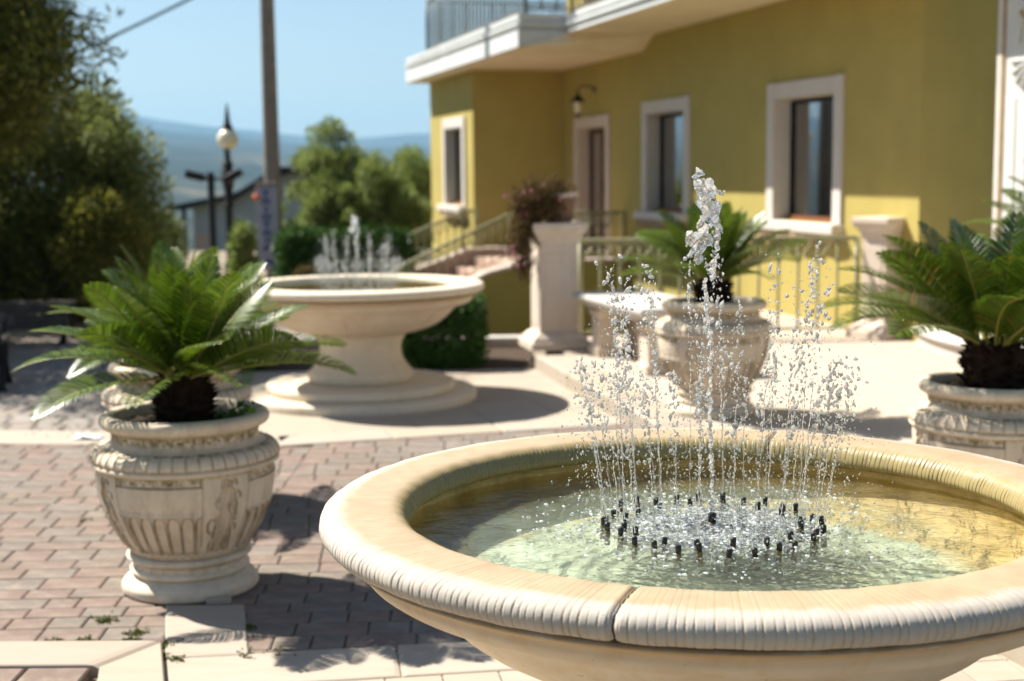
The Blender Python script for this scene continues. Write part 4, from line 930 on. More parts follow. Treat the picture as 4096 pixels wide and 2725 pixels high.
    P = np.array(resample(smooth_prof(foot, 1), .0045)); T = np.broadcast_to(th, (len(P), nt)); u = ((T*26/(2*math.pi)) % 1-.5)*2*math.pi*.236/26; be = np.sqrt(np.clip(1-(u**2+(P[:, 1:]-.121)**2)/.0095**2, 0, 1))
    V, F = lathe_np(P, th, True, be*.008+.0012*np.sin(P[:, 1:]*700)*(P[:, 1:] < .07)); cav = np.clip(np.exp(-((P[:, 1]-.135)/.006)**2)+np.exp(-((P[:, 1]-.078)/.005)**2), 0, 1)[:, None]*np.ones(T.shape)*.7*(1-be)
    out['foot'] = mesh('foot', V, F[:, ::-1], M['urn'], True, {'moss': np.zeros(T.size), 'cavity': cav.ravel()})
    g = np.random.default_rng(3); pr = [(.289, .705), (.2, .712), (.1, .722), (.001, .724)]; t2 = th[::16]; V, F = lathe_np(resample(pr, .02), t2, True); V = V+np.stack([0*V[:, 0], 0*V[:, 0], g.normal(0, .006, len(V))], -1)
    out['soil'] = mesh('soil', V, F[:, ::-1], M['soil'], True)
    return out
UM = urn_meshes()
def urn(label, loc, sc_, rz):
    u = thing('stone_urn', label, 'urn', loc, rz, 'carved stone urns'); u.scale = (sc_,)*3
    for k, m in UM.items(): link(k, m, u)
    return u
urns = [('carved pale stone urn with moss stains, standing left of the near fountain', (-1.385, 5.93, .004), 1., R(-97)),
        ('grey stone urn partly hidden behind the left front urn and its cycad', (-1.80, 7.55, .0), 1., R(-60)),
        ('brownish stone urn on the terrace beside the stone bench', (1.345, 9.43, .131), 1., R(-75)),
        ('white grey stone urn cut off at the right edge behind the fountain rim', (2.10, 6.12, .131), .92, R(-130)),
        ('stone urn far back on the right, mostly hidden by the front cycad', (3.62, 8.9, .131), 1., R(20))]
for u_ in urns: urn(*u_)
mb = MB().box(-.05, .05, -.025, .02, 0, .022, .004); w_ = mb.build('stone_wedge', M['slab'], None, loc=(-1.215, 5.675, .004), rz=.15); tag(w_, 'small flat stone wedge under the edge of the left urn', 'wedge')

# ------------------------------------------------------------------ cycads
def frond_mesh(g, az, el, L, droop, curl, lw, twist, dryness=0.):
    n = 22; pts = []; p = np.zeros(3); e = el; a = az; ds = L/n; dirs = []
    for i in range(n+1):
        d = np.array([math.cos(e)*math.cos(a), math.cos(e)*math.sin(a), math.sin(e)]); pts.append(p.copy()); dirs.append(d); p = p+d*ds; f = i/n; e -= (droop*(.35+1.5*f*f))/n; a += curl/n
    pts = np.array(pts); dirs = np.array(dirs)
    side = np.cross(dirs, [0, 0, 1]); side /= np.linalg.norm(side, axis=1, keepdims=True)+1e-9; upv = np.cross(side, dirs)
    ct, st_ = math.cos(twist), math.sin(twist); side, upv = side*ct+upv*st_, upv*ct-side*st_
    nl = int(92*L/.7); f = np.linspace(.13, .995, nl); V = []; F = []
    for sg in (1, -1):
        ff = np.clip(f+g.normal(0, .003, nl), 0, 1); i = np.minimum((ff*n).astype(int), n-1); w = ff*n-i
        P = pts[i]*(1-w)[:, None]+pts[i+1]*w[:, None]; Dd = dirs[i]; S = side[i]*sg; U = upv[i]
        ll = lw*(np.clip(np.sin(np.clip((ff-.08)/.92, 0, 1)*math.pi)**.55, .25, 1))*(1-.25*ff)*g.uniform(.93, 1.05, nl)
        fw = .35+.75*ff**2; vu = .42-.10*ff+g.normal(0, .03, nl)
        ld = S+Dd*fw[:, None]+U*vu[:, None]; ld /= np.linalg.norm(ld, axis=1, keepdims=True)
        wv = np.cross(ld, U); wv = wv/np.linalg.norm(wv, axis=1, keepdims=True); wid = .0033
        tip = P+ld*ll[:, None]-U*(.16*ll)[:, None]-np.array([0, 0, .05])*ll[:, None]; m1 = P+ld*(.45*ll)[:, None]+U*(.01*ll)[:, None]; m2 = P+ld*(.8*ll)[:, None]-U*(.075*ll)[:, None]
        k = len(V)*0
        base = np.stack([P-wv*wid*.7, P+wv*wid*.7, m1-wv*wid, m1+wv*wid, m2-wv*wid*.8, m2+wv*wid*.8, tip], 1)
        V.append(base.reshape(-1, 3)); 
    V = np.concatenate(V); m = len(V)//7; q = np.arange(m)[:, None]*7
    F = np.concatenate([q+np.array([[0, 1, 3]]), q+np.array([[0, 3, 2]]), q+np.array([[2, 3, 5]]), q+np.array([[2, 5, 4]]), q+np.array([[4, 5, 6]])])
    return V, F, pts
def cycad(label, loc, seed, n, Lm, trunk_r, trunk_h, lw=.15, group='cycads in the stone urns', elmin=-.12, extra=(), rz=0., sc_=1., dry=False):
    g = np.random.default_rng(seed); c = thing('cycad', label, 'cycad', loc, rz, group); c.scale = (sc_,)*3
    mb = MB(); mb.lathe([(trunk_r*.95, -.02), (trunk_r*1.05, trunk_h*.35), (trunk_r*1.02, trunk_h*.75), (trunk_r*.7, trunk_h), (.01, trunk_h+.03)], 20); tr = mb.build('trunk', M['trunkcyc'], c, True)
    sc_m = MB()
    for k in range(300):
        a = g.uniform(0, 6.28); z = g.random()**.8*trunk_h; r = trunk_r*(1.03 if z < trunk_h*.75 else .86); L = g.uniform(.02, .05); t_ = .013
        d = Vector((math.cos(a), math.sin(a), g.uniform(.2, .9))).normalized(); o_ = Vector((r*math.cos(a), r*math.sin(a), z)); s_ = Vector((-math.sin(a), math.cos(a), 0))
        b_ = len(sc_m.V); sc_m.add([o_-s_*t_, o_+s_*t_, o_+Vector((0, 0, t_*1.1)), o_+d*L], [(0, 1, 3), (1, 2, 3), (2, 0, 3)])
    tag(sc_m.build('trunk_scales', M['trunkcyc'], c), kind='stuff')
    spec = []
    for i in range(n):
        q = i/(n-1); el = R(84)*(1-q)**1.0+elmin*q+g.normal(0, .07); az = i*2.39996+g.normal(0, .15); L = Lm*(.80+.25*q)*g.uniform(.88, 1.08); dr_ = .38+.50*q+g.normal(0, .15); spec.append((az, el, L, dr_, g.normal(0, .22), g.normal(0, .35)))
    spec += list(extra)
    for az, el, L, dr_, cu, tw in spec:
        V, F, pts = frond_mesh(g, az, el, L, dr_, cu, lw*g.uniform(.9, 1.08), tw)
        b_ = Vector((math.cos(az)*trunk_r*.55, math.sin(az)*trunk_r*.55, trunk_h*.93))
        mb = MB(); mb.tube([tuple(p) for p in pts], list(np.linspace(.0065, .0016, len(pts))), 5, False); fr_ = mb.build('frond', M['rachis'], c, True, loc=b_)
        link('leaflets', mesh('leaflets', V, F, M['dry_frond'] if dry else M['cycad']), fr_)
    return c
cycad('lush glossy cycad in the left front urn, its fronds spread wide', (-1.385, 5.93, .705), 8, 38, .63, .105, .21, .17, elmin=.09)
cycad('cycad in the urn behind, only its upright fronds showing above the front one', (-1.80, 7.55, .70), 9, 24, .62, .11, .20)
cycad('cycad in the terrace urn behind the splashing jet', (1.345, 9.43, .83), 14, 32, .62, .11, .20, .16, elmin=.32)
cycad('big cycad at the right edge with a few dry orange leaflets', (2.10, 6.12, .77), 19, 38, .68, .13, .22, .18, elmin=.36, dry=True, extra=[(R(168), .50, .66, 1.45, .1, .2), (R(185), .75, .72, .9, -.1, .1), (R(200), .95, .72, .7, .1, 0)])
cycad('dark green cycad high at the right edge in front of the white portal', (3.62, 8.9, .83), 25, 34, .80, .14, .40, .16)
# ------------------------------------------------------------------ pillars, bench, flower pot, low bed
def pillar(label, x, y, z, wd, H, rz):
    p = thing('stone_pillar', label, 'pillar', (x, y, z), rz, 'stone pillars of the terrace'); a = wd/2
    MB().box(-a-.10, a+.10, -a-.10, a+.10, 0, .07, .008).build('base_slab', M['pillar'], p)
    mb = MB(); V = []; pr = [(a+.075, .072), (a+.07, .10), (a+.04, .13), (a+.015, .15), (a, .16)]
    V = [(sx*r, sy*r, zz) for r, zz in pr for sx, sy in ((-1, -1), (1, -1), (1, 1), (-1, 1))]
    mb.add(V, [(i*4+j, i*4+(j+1) % 4, i*4+4+(j+1) % 4, i*4+4+j) for i in range(len(pr)-1) for j in range(4)]+[(3, 2, 1, 0), (16, 17, 18, 19)]); mb.build('base_moulding', M['pillar'], p)
    MB().box(-a, a, -a, a, .162, H-.20).build('shaft', M['pillar'], p)
    for r_ in range(4):
        mb = MB(); mb.box(-a+.05, a-.05, -a-.006, -a+.004, .22, H-.27, .004); mb.tf(Matrix.Rotation(r_*math.pi/2, 4, 'Z')); mb.build('panel', M['pillar'], p)
    pr = [(a+.002, H-.198), (a+.012, H-.175), (a+.012, H-.16), (a+.02, H-.14), (a+.045, H-.10), (a+.062, H-.075), (a+.066, H-.055), (a+.075, H-.05), (a+.075, H-.006), (a+.068, H)]
    V = [(sx*r, sy*r, zz) for r, zz in pr for sx, sy in ((-1, -1), (1, -1), (1, 1), (-1, 1))]; k = len(pr)
    mb = MB().add(V, [(i*4+j, i*4+(j+1) % 4, i*4+4+(j+1) % 4, i*4+4+j) for i in range(k-1) for j in range(4)]+[(3, 2, 1, 0), (4*k-4, 4*k-3, 4*k-2, 4*k-1)]); mb.build('capital', M['pillar'], p)
    return p
pillar('stone pillar with moulded cap carrying a trailing flower pot', .395, 13.08, .131, .36, 1.15, FA*-0+R(12))
pillar('stone pillar at the right end of the terrace railing, half behind cycad fronds', 3.57, 13.62, .131, .29, 1.15, R(35))
MB().box(-.30, .34, -.30, .26, 0, .045, .006).build('stone_step', M['brick_pink'], None, loc=(.42, 12.92, .131), rz=R(12)) if False else None
# bench
bn = thing('stone_bench', 'heavy pale stone bench with moulded top on the terrace beside the brown urn', 'bench', (0, 0, 0))
bD = np.array([-.2627, .9649]); bN = np.array([.9649, .2627]); b0 = np.array([1.005, 11.0])
def bpt(d, n_, z): q = b0+bD*d+bN*n_; return (q[0], q[1], z)
def bbox(name, d0, d1, n0, n1, prof, mat):
    V = []; 
    for off, z in prof: V += [bpt(d0-off, n0-off, z), bpt(d0-off, n1+off, z), bpt(d1+off, n1+off, z), bpt(d1+off, n0-off, z)]
    k = len(prof); mb = MB().add(V, [(i*4+j, i*4+(j+1) % 4, i*4+4+(j+1) % 4, i*4+4+j) for i in range(k-1) for j in range(4)]+[(3, 2, 1, 0), (4*k-4, 4*k-3, 4*k-2, 4*k-1)])
    mb.build(name, mat, bn)
bbox('seat', 0, 1.75, 0, .72, [(-.12, .535), (-.10, .545), (-.085, .57), (-.04, .605), (-.02, .612), (-.005, .618), (.004, .632), (.004, .655), (-.006, .668), (-.02, .672)], M['white_stone'])
for d_ in (.16, 1.36):
    for n_ in (.12, .46):
        bbox('leg', d_, d_+.20, n_, n_+.15, [(.025, .131), (.025, .20), (.004, .215), (0, .225), (0, .47), (.004, .48), (.02, .50), (.03, .533)], M['pillar'])
# flower pot with trailing plant
fp = thing('flower_pot', 'brown clay pot with a pale rim on the pillar, half hidden by its plant', 'pot', (.44, 13.10, 1.281))
MB().lathe([(.02, 0), (.12, 0), (.165, .22), (.17, .225), (.15, .225), (.14, .19), (.01, .185)], 20).build('pot_body', M['brown_pot'], fp, True)
MB().lathe([(.151, .226), (.172, .226), (.180, .235), (.180, .262), (.172, .268), (.150, .265), (.148, .23)], 20).build('pot_rim', M['coping'], fp, True)
def leaf_cloud(g, C, Rad, n, size, asp=.45, upb=.3):
    C = np.asarray(C, float); Rad = np.asarray(Rad, float)
    pw = np.maximum(Rad, .02)**2 if Rad.ndim == 1 else np.ones(len(C)); i = g.choice(len(C), n, p=pw/pw.sum()); d = g.normal(size=(n, 3)); d /= np.linalg.norm(d, axis=1, keepdims=True); rad = g.random(n)[:, None]**.45
    P = C[i]+d*rad*Rad[i][:, None] if Rad.ndim == 1 else C[i]+d*rad*Rad[i]
    a = d*.8+g.normal(0, .7, (n, 3))+np.array([0, 0, upb]); a /= np.linalg.norm(a, axis=1, keepdims=True)
    b = np.cross(a, g.normal(size=(n, 3))); b /= np.linalg.norm(b, axis=1, keepdims=True)
    s_ = size*g.uniform(.6, 1.3, (n, 1)); w_ = s_*asp*.5; nrm_ = np.cross(a, b)
    V = np.stack([P, P+a*s_*.5+b*w_+nrm_*s_*.06, P+a*s_, P+a*s_*.5-b*w_+nrm_*s_*.06], 1).reshape(-1, 3); q = np.arange(n)[:, None]*4
    return V, np.concatenate([q+np.array([[0, 1, 2]]), q+np.array([[0, 2, 3]])], 0)
g = np.random.default_rng(31)
tp = thing('trailing_plant', 'bushy plant with pink flowers trailing from the pot down the pillar', 'plant', (.30, 12.98, 1.40))
C = [(g.normal(0, .12), g.normal(0, .08), .12+g.normal(0, .08)) for _ in range(30)]+[(.06+g.normal(0, .07), -.05+g.normal(0, .04), .06+g.normal(0, .08)) for _ in range(16)]+[(-.19+g.normal(0, .035), -.10+g.normal(0, .04), .08-.72*k/36+g.normal(0, .02)) for k in range(36)]+[(-.12+g.normal(0, .04), -.06, .08-.3*k/16) for k in range(16)]
Rd = [.10]*30+[.09]*16+[.105*(1-.45*k/36) for k in range(36)]+[.09]*16
V, F = leaf_cloud(g, C, Rd, 11000, .034); tag(link('foliage', mesh('foliage', V, F, M['trail']), tp), None)
fl = MB().sphere((0, 0, 0), .0145, 7, 5, (1, .8, .8)); fm_ = mesh('flower', fl.V, fl.F, M['flower'], True)
for k in range(24):
    c_ = C[g.integers(0, len(C))]; link('flower', fm_, tp, (c_[0]-.07+g.normal(0, .05), c_[1]-.09, c_[2]+g.normal(0, .05)))
# sunken bed at the foot of the stairs
sheet('soil_bed', [(-2.5, 12.55), (.19, 12.56), (.19, 14.25), (-2.6, 14.2)], .002, M['mud'])
lw_ = thing('low_wall', 'low garden wall with a pale coping behind the soil bed', 'wall', (-.75, 14.2, 0)); MB().box(-1.6, 1.05, -.06, .06, -.05, .055).build('wall_body', M['pillar'], lw_); MB().box(-1.62, 1.05, -.10, .10, .058, .105, .01).build('coping', M['white_stone'], lw_)

# ------------------------------------------------------------------ shrubs and trees
def shrub(name, label, cat, cx, cy_, z0, rx, ry, hz, n, size, mat, seed, group=None, boxy=True, asp=.5):
    g = np.random.default_rng(seed); s_ = thing(name, label, cat, (cx, cy_, z0), 0, group)
    P = g.uniform(-1, 1, (n, 3))
    if boxy:
        ax = g.integers(0, 3, n); P[np.arange(n), ax] = np.sign(P[np.arange(n), ax])*g.uniform(.8, 1.04, n); q = np.abs(P); P *= (1-.10*np.clip(q.sum(1)-2, 0, 1))[:, None]
    else: P /= np.linalg.norm(P, axis=1, keepdims=True); P *= g.random((n, 1))**.25
    P += .05*np.sin(P[:, [1, 2, 0]]*6+seed); C = P*np.array([rx, ry, hz/2])+np.array([0, 0, hz/2])
    V, F = leaf_cloud(g, C, np.full(len(C), size), n*4, size, asp); link('foliage', mesh('foliage', V, F, mat), s_)
    mb = MB()
    for k in range(5): mb.tube([(g.normal(0, .03), g.normal(0, .03), -.03), (g.normal(0, rx*.3), g.normal(0, ry*.3), hz*.45), (g.normal(0, rx*.55), g.normal(0, ry*.55), hz*.8)], [.02, .014, .006], 5)
    mb.build('stem', M['trunk'], s_, True); return s_
shrub('box_bush', 'clipped dark green box bush right of the far fountain stem', 'bush', -.64, 12.95, .0, .35, .38, .60, 5200, .045, M['box'], 3, 'clipped box bushes')
shrub('box_bush', 'clipped dark green box bush left of the far fountain, seen through fronds', 'bush', -2.65, 12.9, .0, .38, .38, .62, 4500, .045, M['box'], 4, 'clipped box bushes')
shrub('round_bush', 'small brown clipped ball bush behind the far fountain', 'bush', -2.17, 15.0, .50, .135, .135, .27, 900, .03, M['brown_leaf'], 5, None, False)
shrub('green_bush', 'low bright green bush behind the rim of the far fountain', 'bush', -1.2, 15.2, .0, .35, .3, .66, 900, .05, M['bright'], 7, None, False)
shrub('green_bush', 'narrow bright green shrub left of the vertical blue sign', 'bush', -4.0, 21.3, .0, .15, .15, 1.05, 500, .09, M['bright'], 8, None, False)
shrub('green_bush', 'loose grey green shrub between the big trees and the lamp post', 'bush', -5.1, 20.5, -.05, .40, .4, 1.35, 1500, .07, M['olive'], 9, None, False)

def tree(label, x, y, z0, crown, n, size, mat, seed, trunk_h, group='olive trees round the yard', cl=60, clr=.42, extra=(), trunk_r=.14, stretch=1.0):
    # crown: list of ellipsoids (cx, cy, cz, rx, ry, rz) in the tree's own frame
    g = np.random.default_rng(seed); t_ = thing('olive_tree', label, 'tree', (x, y, z0), 0, group)
    C = []; Rd = []
    vol = np.array([c[3]*c[4]*c[5] for c in crown])**.7; vol /= vol.sum()
    for k in range(cl):
        c = crown[g.choice(len(crown), p=vol)]; d = g.normal(size=3); d /= np.linalg.norm(d); q = g.random()**.3
        C.append(np.array(c[:3])+d*q*np.array(c[3:])); Rd.append(clr*g.uniform(.5, 1.15))
    for e in extra:
        a, b = np.array(e[0]), np.array(e[1])
        for k in range(9): C.append(a+(b-a)*k/8+g.normal(0, .04, 3)); Rd.append(e[2]*(1-.06*k))
    mb = MB(); top = np.array([0, 0, trunk_h]); mb.tube([(0, 0, -.1), (.06, -.04, trunk_h*.5), tuple(top)], [trunk_r*1.25, trunk_r, trunk_r*.8], 9)
    mb.build('trunk', M['trunk'], t_, True); lm = MB()
    for k in g.choice(len(C), min(len(C), 34), replace=False):
        c = C[k]; m_ = top*.45+c*.55+g.normal(0, .15, 3); lm.tube([tuple(top*.98), tuple(m_), tuple(c)], [trunk_r*.42, trunk_r*.2, .012], 5)
    for e in extra: lm.tube([e[0], tuple((np.array(e[0])+np.array(e[1]))/2+np.array([0, 0, .05])), e[1]], [.03, .02, .008], 5)
    lm.build('limbs', M['trunk'], t_, True)
    V, F = leaf_cloud(g, C, Rd, n, size, .30, .35); link('crown', mesh('crown', V, F, mat), t_); return t_
tree('big olive tree filling the upper left corner with a twig reaching into the sky', -6.9, 14.2, 0, [(0, 0, 3.0, 2.3, 2.2, 1.3), (.3, .3, 4.4, 2.0, 1.8, 1.5), (-.4, 0, 1.6, 2.1, 1.8, .9), (1.7, -.2, 4.6, .9, .9, .9), (2.0, -.1, 3.2, .8, .9, .9)], 95000, .10, M['olive_dark'], 41, 1.3, cl=190, clr=.55, extra=[((2.0, -.2, 3.35), (3.2, -.4, 2.86), .09), ((2.1, -.3, 3.3), (3.1, -.4, 3.2), .13), ((1.9, -.3, 3.4), (2.75, -.4, 3.45), .16), ((2.0, -.3, 3.2), (2.6, -.4, 2.6), .14)], trunk_r=.22)
tree('rounded grey green olive tree right of the big one', -5.45, 17.6, 0, [(0, 0, 1.75, 1.15, 1.1, 1.05), (.25, -.1, .95, 1.0, .9, .75), (.35, 0, 2.1, .6, .6, .6)], 52000, .085, M['olive'], 42, .8, cl=85, clr=.34)
tree('dark olive tree at the far left behind the benches', -7.6, 17.4, 0, [(0, 0, 1.7, 1.9, 1.2, 1.4), (.6, 0, .8, 1.7, 1.0, .8)], 46000, .095, M['olive_dark'], 43, .9, cl=90, clr=.42)
tree('dark bush like olive tree low behind the left benches', -5.5, 16.9, 0, [(0, 0, .75, 1.25, .7, .75), (-1.2, .1, .8, 1.0, .7, .8)], 40000, .085, M['olive_dark'], 44, .4, cl=70, clr=.32)
tree('pale green olive tree just right of the utility pole', -3.2, 25.0, 0, [(0, 0, 1.3, .75, .8, 1.0), (.1, 0, 1.95, .45, .45, .65), (-.2, 0, .8, .8, .7, .7)], 30000, .085, M['bright'], 45, .7, cl=85, clr=.23)
tree('broad pale green olive tree beside the house corner', -2.5, 24.5, 0, [(0, 0, 1.0, .95, .9, .9), (.1, 0, 1.6, .45, .5, .55), (.55, 0, .9, .55, .6, .8), (-.5, 0, 1.3, .35, .4, .5)], 34000, .085, M['bright'], 46, .7, cl=95, clr=.24)
tree('olive tree close against the left corner of the house', -2.15, 29.5, 0, [(0, 0, 1.2, 1.0, .8, .9), (.2, 0, 1.6, .6, .6, .5)], 30000, .095, M['bright'], 47, .7, cl=50, clr=.32)
shrub('hedge', 'dark evergreen hedge under the pale olive trees', 'hedge', -2.6, 22.3, -.05, .95, .5, .85, 9000, .085, M['box'], 50, None, True)

# ------------------------------------------------------------------ left yard: benches, lamp, pole, cottage
def park_bench(label, x, y, rz, back=True):
    b = thing('park_bench', label, 'bench', (x, y, 0), rz, 'slatted park benches')
    for i in range(4): MB().box(-1.75, .0, -.02+i*.115, .075+i*.115, .40, .43, .005).build('seat_slat', M['bench_wood'], b)
    for i in range(0 if back else 3): MB().box(-1.75, .0, -.045, -.022, .16+i*.085, .235+i*.085, .005).build('apron_slat', M['bench_wood'], b)
    for i in range(1 if back else 0):
        mb = MB().box(-1.75, .0, -.012, .014, .50+i*.12, .59+i*.12, .005); mb.tf(Matrix.Translation((0, .50, 0)) @ Matrix.Rotation(-.16, 4, 'X') @ Matrix.Translation((0, .04, 0))); mb.build('back_slat', M['bench_wood'], b)
    for xx in (-1.62, -.06):
        mb = MB(); mb.tube([(xx, -.03, .0), (xx, .0, .06), (xx, .10, .20), (xx, .02, .34), (xx, -.01, .395)], [.05, .035, .028, .032, .035], 8); mb.tube([(xx, .50, .0), (xx, .47, .06), (xx, .36, .2), (xx, .44, .34), (xx, .46, .40), (xx, .50, .62 if back else .41)], [.05, .035, .028, .032, .03, .022], 8)
        mb.tube([(xx, -.02, .39), (xx, .46, .39)], .022, 6); (mb.tube([(xx, .0, .40), (xx, -.02, .50), (xx, .08, .58), (xx, .30, .58), (xx, .50, .60)], [.022, .024, .026, .022, .018], 6) if back else None); mb.build('iron_frame', M['iron'], b, True)
    return b
park_bench('slatted park bench with black iron ends at the left edge', -4.13, 11.55, R(14)); park_bench('shaded slatted park bench farther back under the left trees', -4.62, 14.75, R(4), False)
lp = thing('lamp_post', 'black lamp post with one round opal globe and a tall spire', 'lamp', (-4.93, 25, -.05))
MB().lathe([(.12, 0), (.12, .2), (.07, .3), (.065, 1.2), (.10, 1.26), (.065, 1.34), (.075, 1.5), (.12, 1.72), (.12, 1.84), (.085, 1.9), (.10, 1.98), (.06, 2.04), (.045, 2.2), (.09, 2.23)], 12).build('post', M['iron'], lp, True)
MB().sphere((.02, 0, 2.40), .185, 24, 16).build('globe', M['globe'], lp, True)
MB().lathe([(.11, 2.56), (.09, 2.60), (.05, 2.70), (.035, 2.85), (.01, 3.02)], 12, (.02, 0, 0)).build('spire', M['iron'], lp, True)
fl_ = thing('floodlight_post', 'black post with two floodlights on a cross arm beside the lamp', 'post', (-5.0, 23.9, -.05))
MB().tube([(0, 0, 0), (0, 0, 1.83)], .06, 8).build('post', M['iron'], fl_, True); MB().tube([(-.2, 0, 1.72), (.4, 0, 1.72)], .025, 6).build('cross_arm', M['iron'], fl_, True)
for sx, rr_ in ((-.24, .25), (.40, -.5)):
    mb = MB().box(-.16, .14, -.1, .1, -.06, .07, .01); mb.tf(Matrix.Translation((sx, -.05, 1.77)) @ Matrix.Rotation(rr_, 4, 'Y')); mb.build('floodlight', M['iron'], fl_)
up_ = thing('utility_pole', 'tall tapering concrete utility pole behind the vertical sign', 'pole', (-3.86, 23.2, -.05))
MB().lathe([(.145, 0), (.085, 9.0)], 14).build('pole_shaft', M['concrete'], up_, True)
sg = thing('vertical_sign', 'tall narrow pale sign with blue letters fixed to the pole', 'sign', (-3.90, 22.85, .22))
MB().box(-.175, .175, -.07, .07, 0, 1.33, .015).build('board', M['sign'], sg); MB().box(-.17, .17, -.075, .065, 1.335, 1.40, .01).build('top_cap', M['concrete'], sg)
def blob(z, w_, h_, shp):
    m_ = MB()
    for (x0, x1, a, b) in shp: m_.box(x0*w_, x1*w_, -.079, -.0715, z+a*h_, z+b*h_)
    m_.build('letter', M['blue'], sg)
T_ = [(-.5, .5, .75, 1), (-.14, .14, 0, .74)]; A_ = [(-.5, -.25, 0, .7), (.25, .5, 0, .7), (-.3, .3, .75, 1), (-.24, .24, .3, .5)]; I_ = [(-.15, .15, 0, 1)]; H_ = [(-.5, -.22, 0, 1), (.22, .5, 0, 1), (-.21, .21, .4, .62)]
for i, shp in enumerate((T_, A_, I_, H_, T_, A_, I_, H_)): blob(1.17-i*.125, .12, .095, shp)
m_ = MB().lathe([(.0, -.004), (.055, -.004), (.055, .004), (0, .004)], 14).tf(Matrix.Translation((.03, -.075, .12)) @ Matrix.Rotation(.5, 4, 'Y') @ Matrix.Diagonal((1.2, 1, .7, 1)) @ Matrix.Rotation(math.pi/2, 4, 'X')); m_.build('emblem', M['blue'], sg)
MB().tube([(-.11, .02, 1.26), (.02, .1, 1.22)], .03, 6).build('bracket', M['grey_metal'], sg)
ct = thing('cottage', 'grey gabled cottage with a dark roof behind the lamp post', 'house', (-8.4, 45, -2.2))
V = [(-1.6, 0, 0), (2.3, 0, 0), (2.3, 0, 3.7), (1.75, 0, 4.05), (-1.6, 0, 2.95)]; mb = MB(); n = 5; V2 = V+[(x+0, 6, z) for x, y, z in V]
mb.add(V2, [(0, 1, 2, 3, 4), (9, 8, 7, 6, 5)]+[(j, 5+j, 5+(j+1) % 5, (j+1) % 5) for j in range(5)]); mb.build('wall', M['plaster_grey'], ct)
def roofp(x0, z0, x1, z1): MB().add([(x0, -.5, z0), (x1, -.5, z1), (x1, 6.4, z1), (x0, 6.4, z0), (x0, -.5, z0+.17), (x1, -.5, z1+.17), (x1, 6.4, z1+.17), (x0, 6.4, z0+.17)], [(3, 2, 1, 0), (4, 5, 6, 7), (0, 1, 5, 4), (1, 2, 6, 5), (2, 3, 7, 6), (3, 0, 4, 7)]).build('roof', M['dark_roof'], ct)
roofp(-2.3, 2.80, -.4, 3.15); roofp(-.4, 3.05, 1.15, 4.0); roofp(.95, 3.98, 2.4, 3.95)
MB().box(-1.9, -1.78, -.3, -.18, 0, 2.85).build('porch_post', M['dark_roof'], ct); MB().box(-1.55, -1.0, -.03, -.003, 1.2, 2.1).build('shutter', M['brick_pink'], ct)
tag(MB().sphere((0, 0, 0), .05, 12, 8).build('alarm_lamp', M['orange'], None, True, loc=(-4.05, 22.72, 1.38)), 'small round orange light beside the top of the sign', 'light')
cbm = MB().tube([tuple(np.array([-8.4, 20.2, 2.55])+(np.array([-3.86, 23.2, 5.15])-np.array([-8.4, 20.2, 2.55]))*f+np.array([0, 0, -.12*4*f*(1-f)])) for f in np.linspace(0, 1, 30)], .022, 5); tag(cbm.build('overhead_cable', M['iron'], None, True), 'thin overhead cable crossing the sky at upper left', 'cable')

# small things
bp = thing('balcony_planter', 'big ribbed terracotta bowl on the balcony', 'planter', W(4.0, .72, 3.76)); mb = MB(); k = 48; pr = [(.20, 0), (.30, .05), (.38, .16), (.42, .28), (.44, .30), (.44, .34), (.40, .34)]
mb.lathe(pr, k); mb.V = [((x*(1+.025*math.cos(math.atan2(y, x)*24))), y*(1+.025*math.cos(math.atan2(y, x)*24)), z) for x, y, z in mb.V]; mb.build('bowl', M['terracotta'], bp, True)
pm_ = MB(); g = np.random.default_rng(2); n = 7; pm_.add([(-.09+.18*i/n, -.06+.12*j/n, .006+abs(g.normal(0, .007))) for j in range(n+1) for i in range(n+1)], [(j*(n+1)+i, j*(n+1)+i+1, (j+1)*(n+1)+i+1, (j+1)*(n+1)+i) for j in range(n) for i in range(n)])
tag(pm_.build('paper_scrap', M['paper'], None, loc=(-2.84, 9.36, .008)), 'crumpled bluish white paper scrap on the pale edge stones', 'litter')
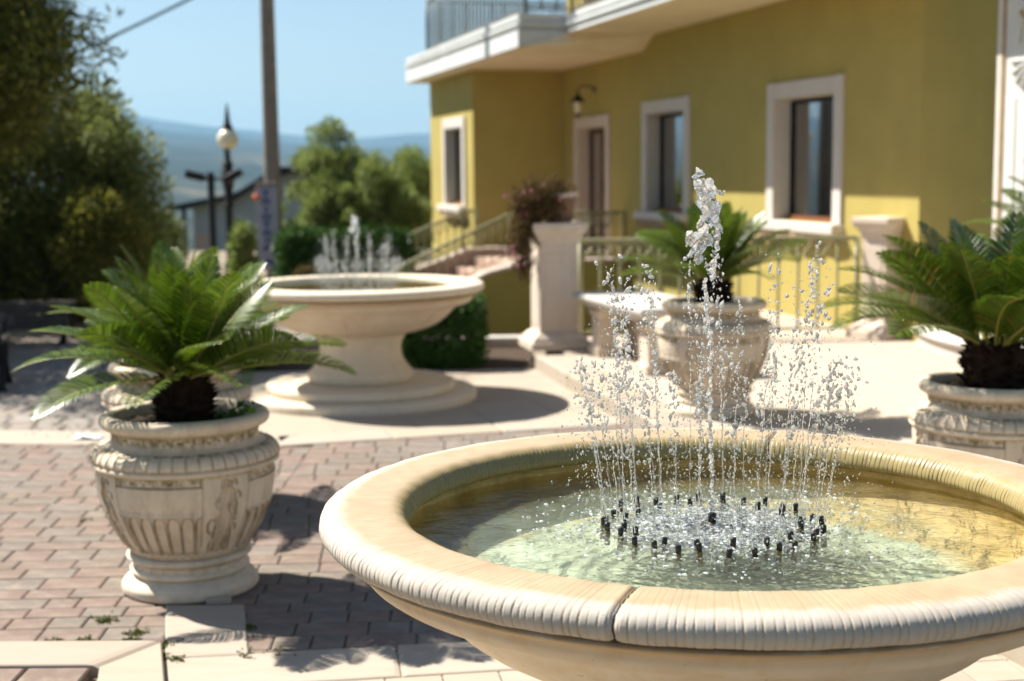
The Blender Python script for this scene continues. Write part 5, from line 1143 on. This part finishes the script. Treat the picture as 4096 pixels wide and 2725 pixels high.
# ivy sprig in the left urn
iv = thing('ivy_sprig', 'small ivy sprig leaning over the right rim of the left urn', 'plant', (-1.14, 5.86, .73)); g = np.random.default_rng(9); mb = MB()
for k in range(26):
    c_ = Vector((g.normal(-.03, .06), g.normal(-.02, .05), abs(g.normal(.015, .02)))) if k < 20 else Vector((.05+g.normal(0, .02), -.02+g.normal(0, .02), .045+g.normal(0, .015))); s_ = g.uniform(.014, .028); a = Vector((g.normal(), g.normal(), .6)).normalized(); b_ = a.orthogonal().normalized(); q_ = a.cross(b_)
    mb.add([c_, c_+b_*s_+q_*s_*.7+a*.004, c_+b_*s_*2, c_+b_*s_-q_*s_*.7+a*.004], [(0, 1, 2), (0, 2, 3)])
mb.build('ivy_leaves', M['box'], iv)
# moss and weeds in the joints
g = np.random.default_rng(77); C = []; Rd = []
for cx, cy_, n, s_ in [(-1.62, 5.2, 26, .03), (-1.62, 5.45, 22, .03), (-1.45, 5.3, 20, .02), (-1.445, 5.2, 30, .015), (-1.30, 5.15, 34, .02), (-1.29, 5.02, 26, .015), (-1.75, 5.22, 12, .02), (-2.2, 7.1, 6, .02), (-1.0, 5.06, 10, .03), (-1.33, 4.93, 16, .02), (-1.62, 4.86, 12, .02), (-2.0, 4.86, 12, .03), (-2.74, 9.2, 10, .02), (-3.2, 9.66, 14, .2), (-2.9, 9.64, 14, .2), (-1.03, 5.35, 10, .02), (-.9, 5.05, 10, .04), (-1.24, 4.99, 20, .02)]:
    for k in range(n): C.append((cx+g.normal(0, s_), cy_+g.normal(0, s_), .0)); Rd.append(.009)
V, F = leaf_cloud(g, C, Rd, 5200, .009, .6, .8); V[:, 2] = np.maximum(V[:, 2], -.006); tag(link('moss', mesh('moss', V, F, M['weed'])), kind='stuff')

# air: distant hills fade to blue
ZTOP = float(Z.max())+30
hz = MB().box(-14500, 14500, -14500, 14500, float(Z.min())-1, ZTOP); t = NT('haze_air'); t.t.nodes.remove(t.b); pv = t.n('ShaderNodeVolumePrincipled'); pv.inputs['Color'].default_value = (.32, .60, .86, 1); pv.inputs['Density'].default_value = .00009; pv.inputs['Anisotropy'].default_value = .1
t.l(pv.outputs[0], t.out.inputs['Volume']); tag(hz.build('haze', t.m), kind='stuff')
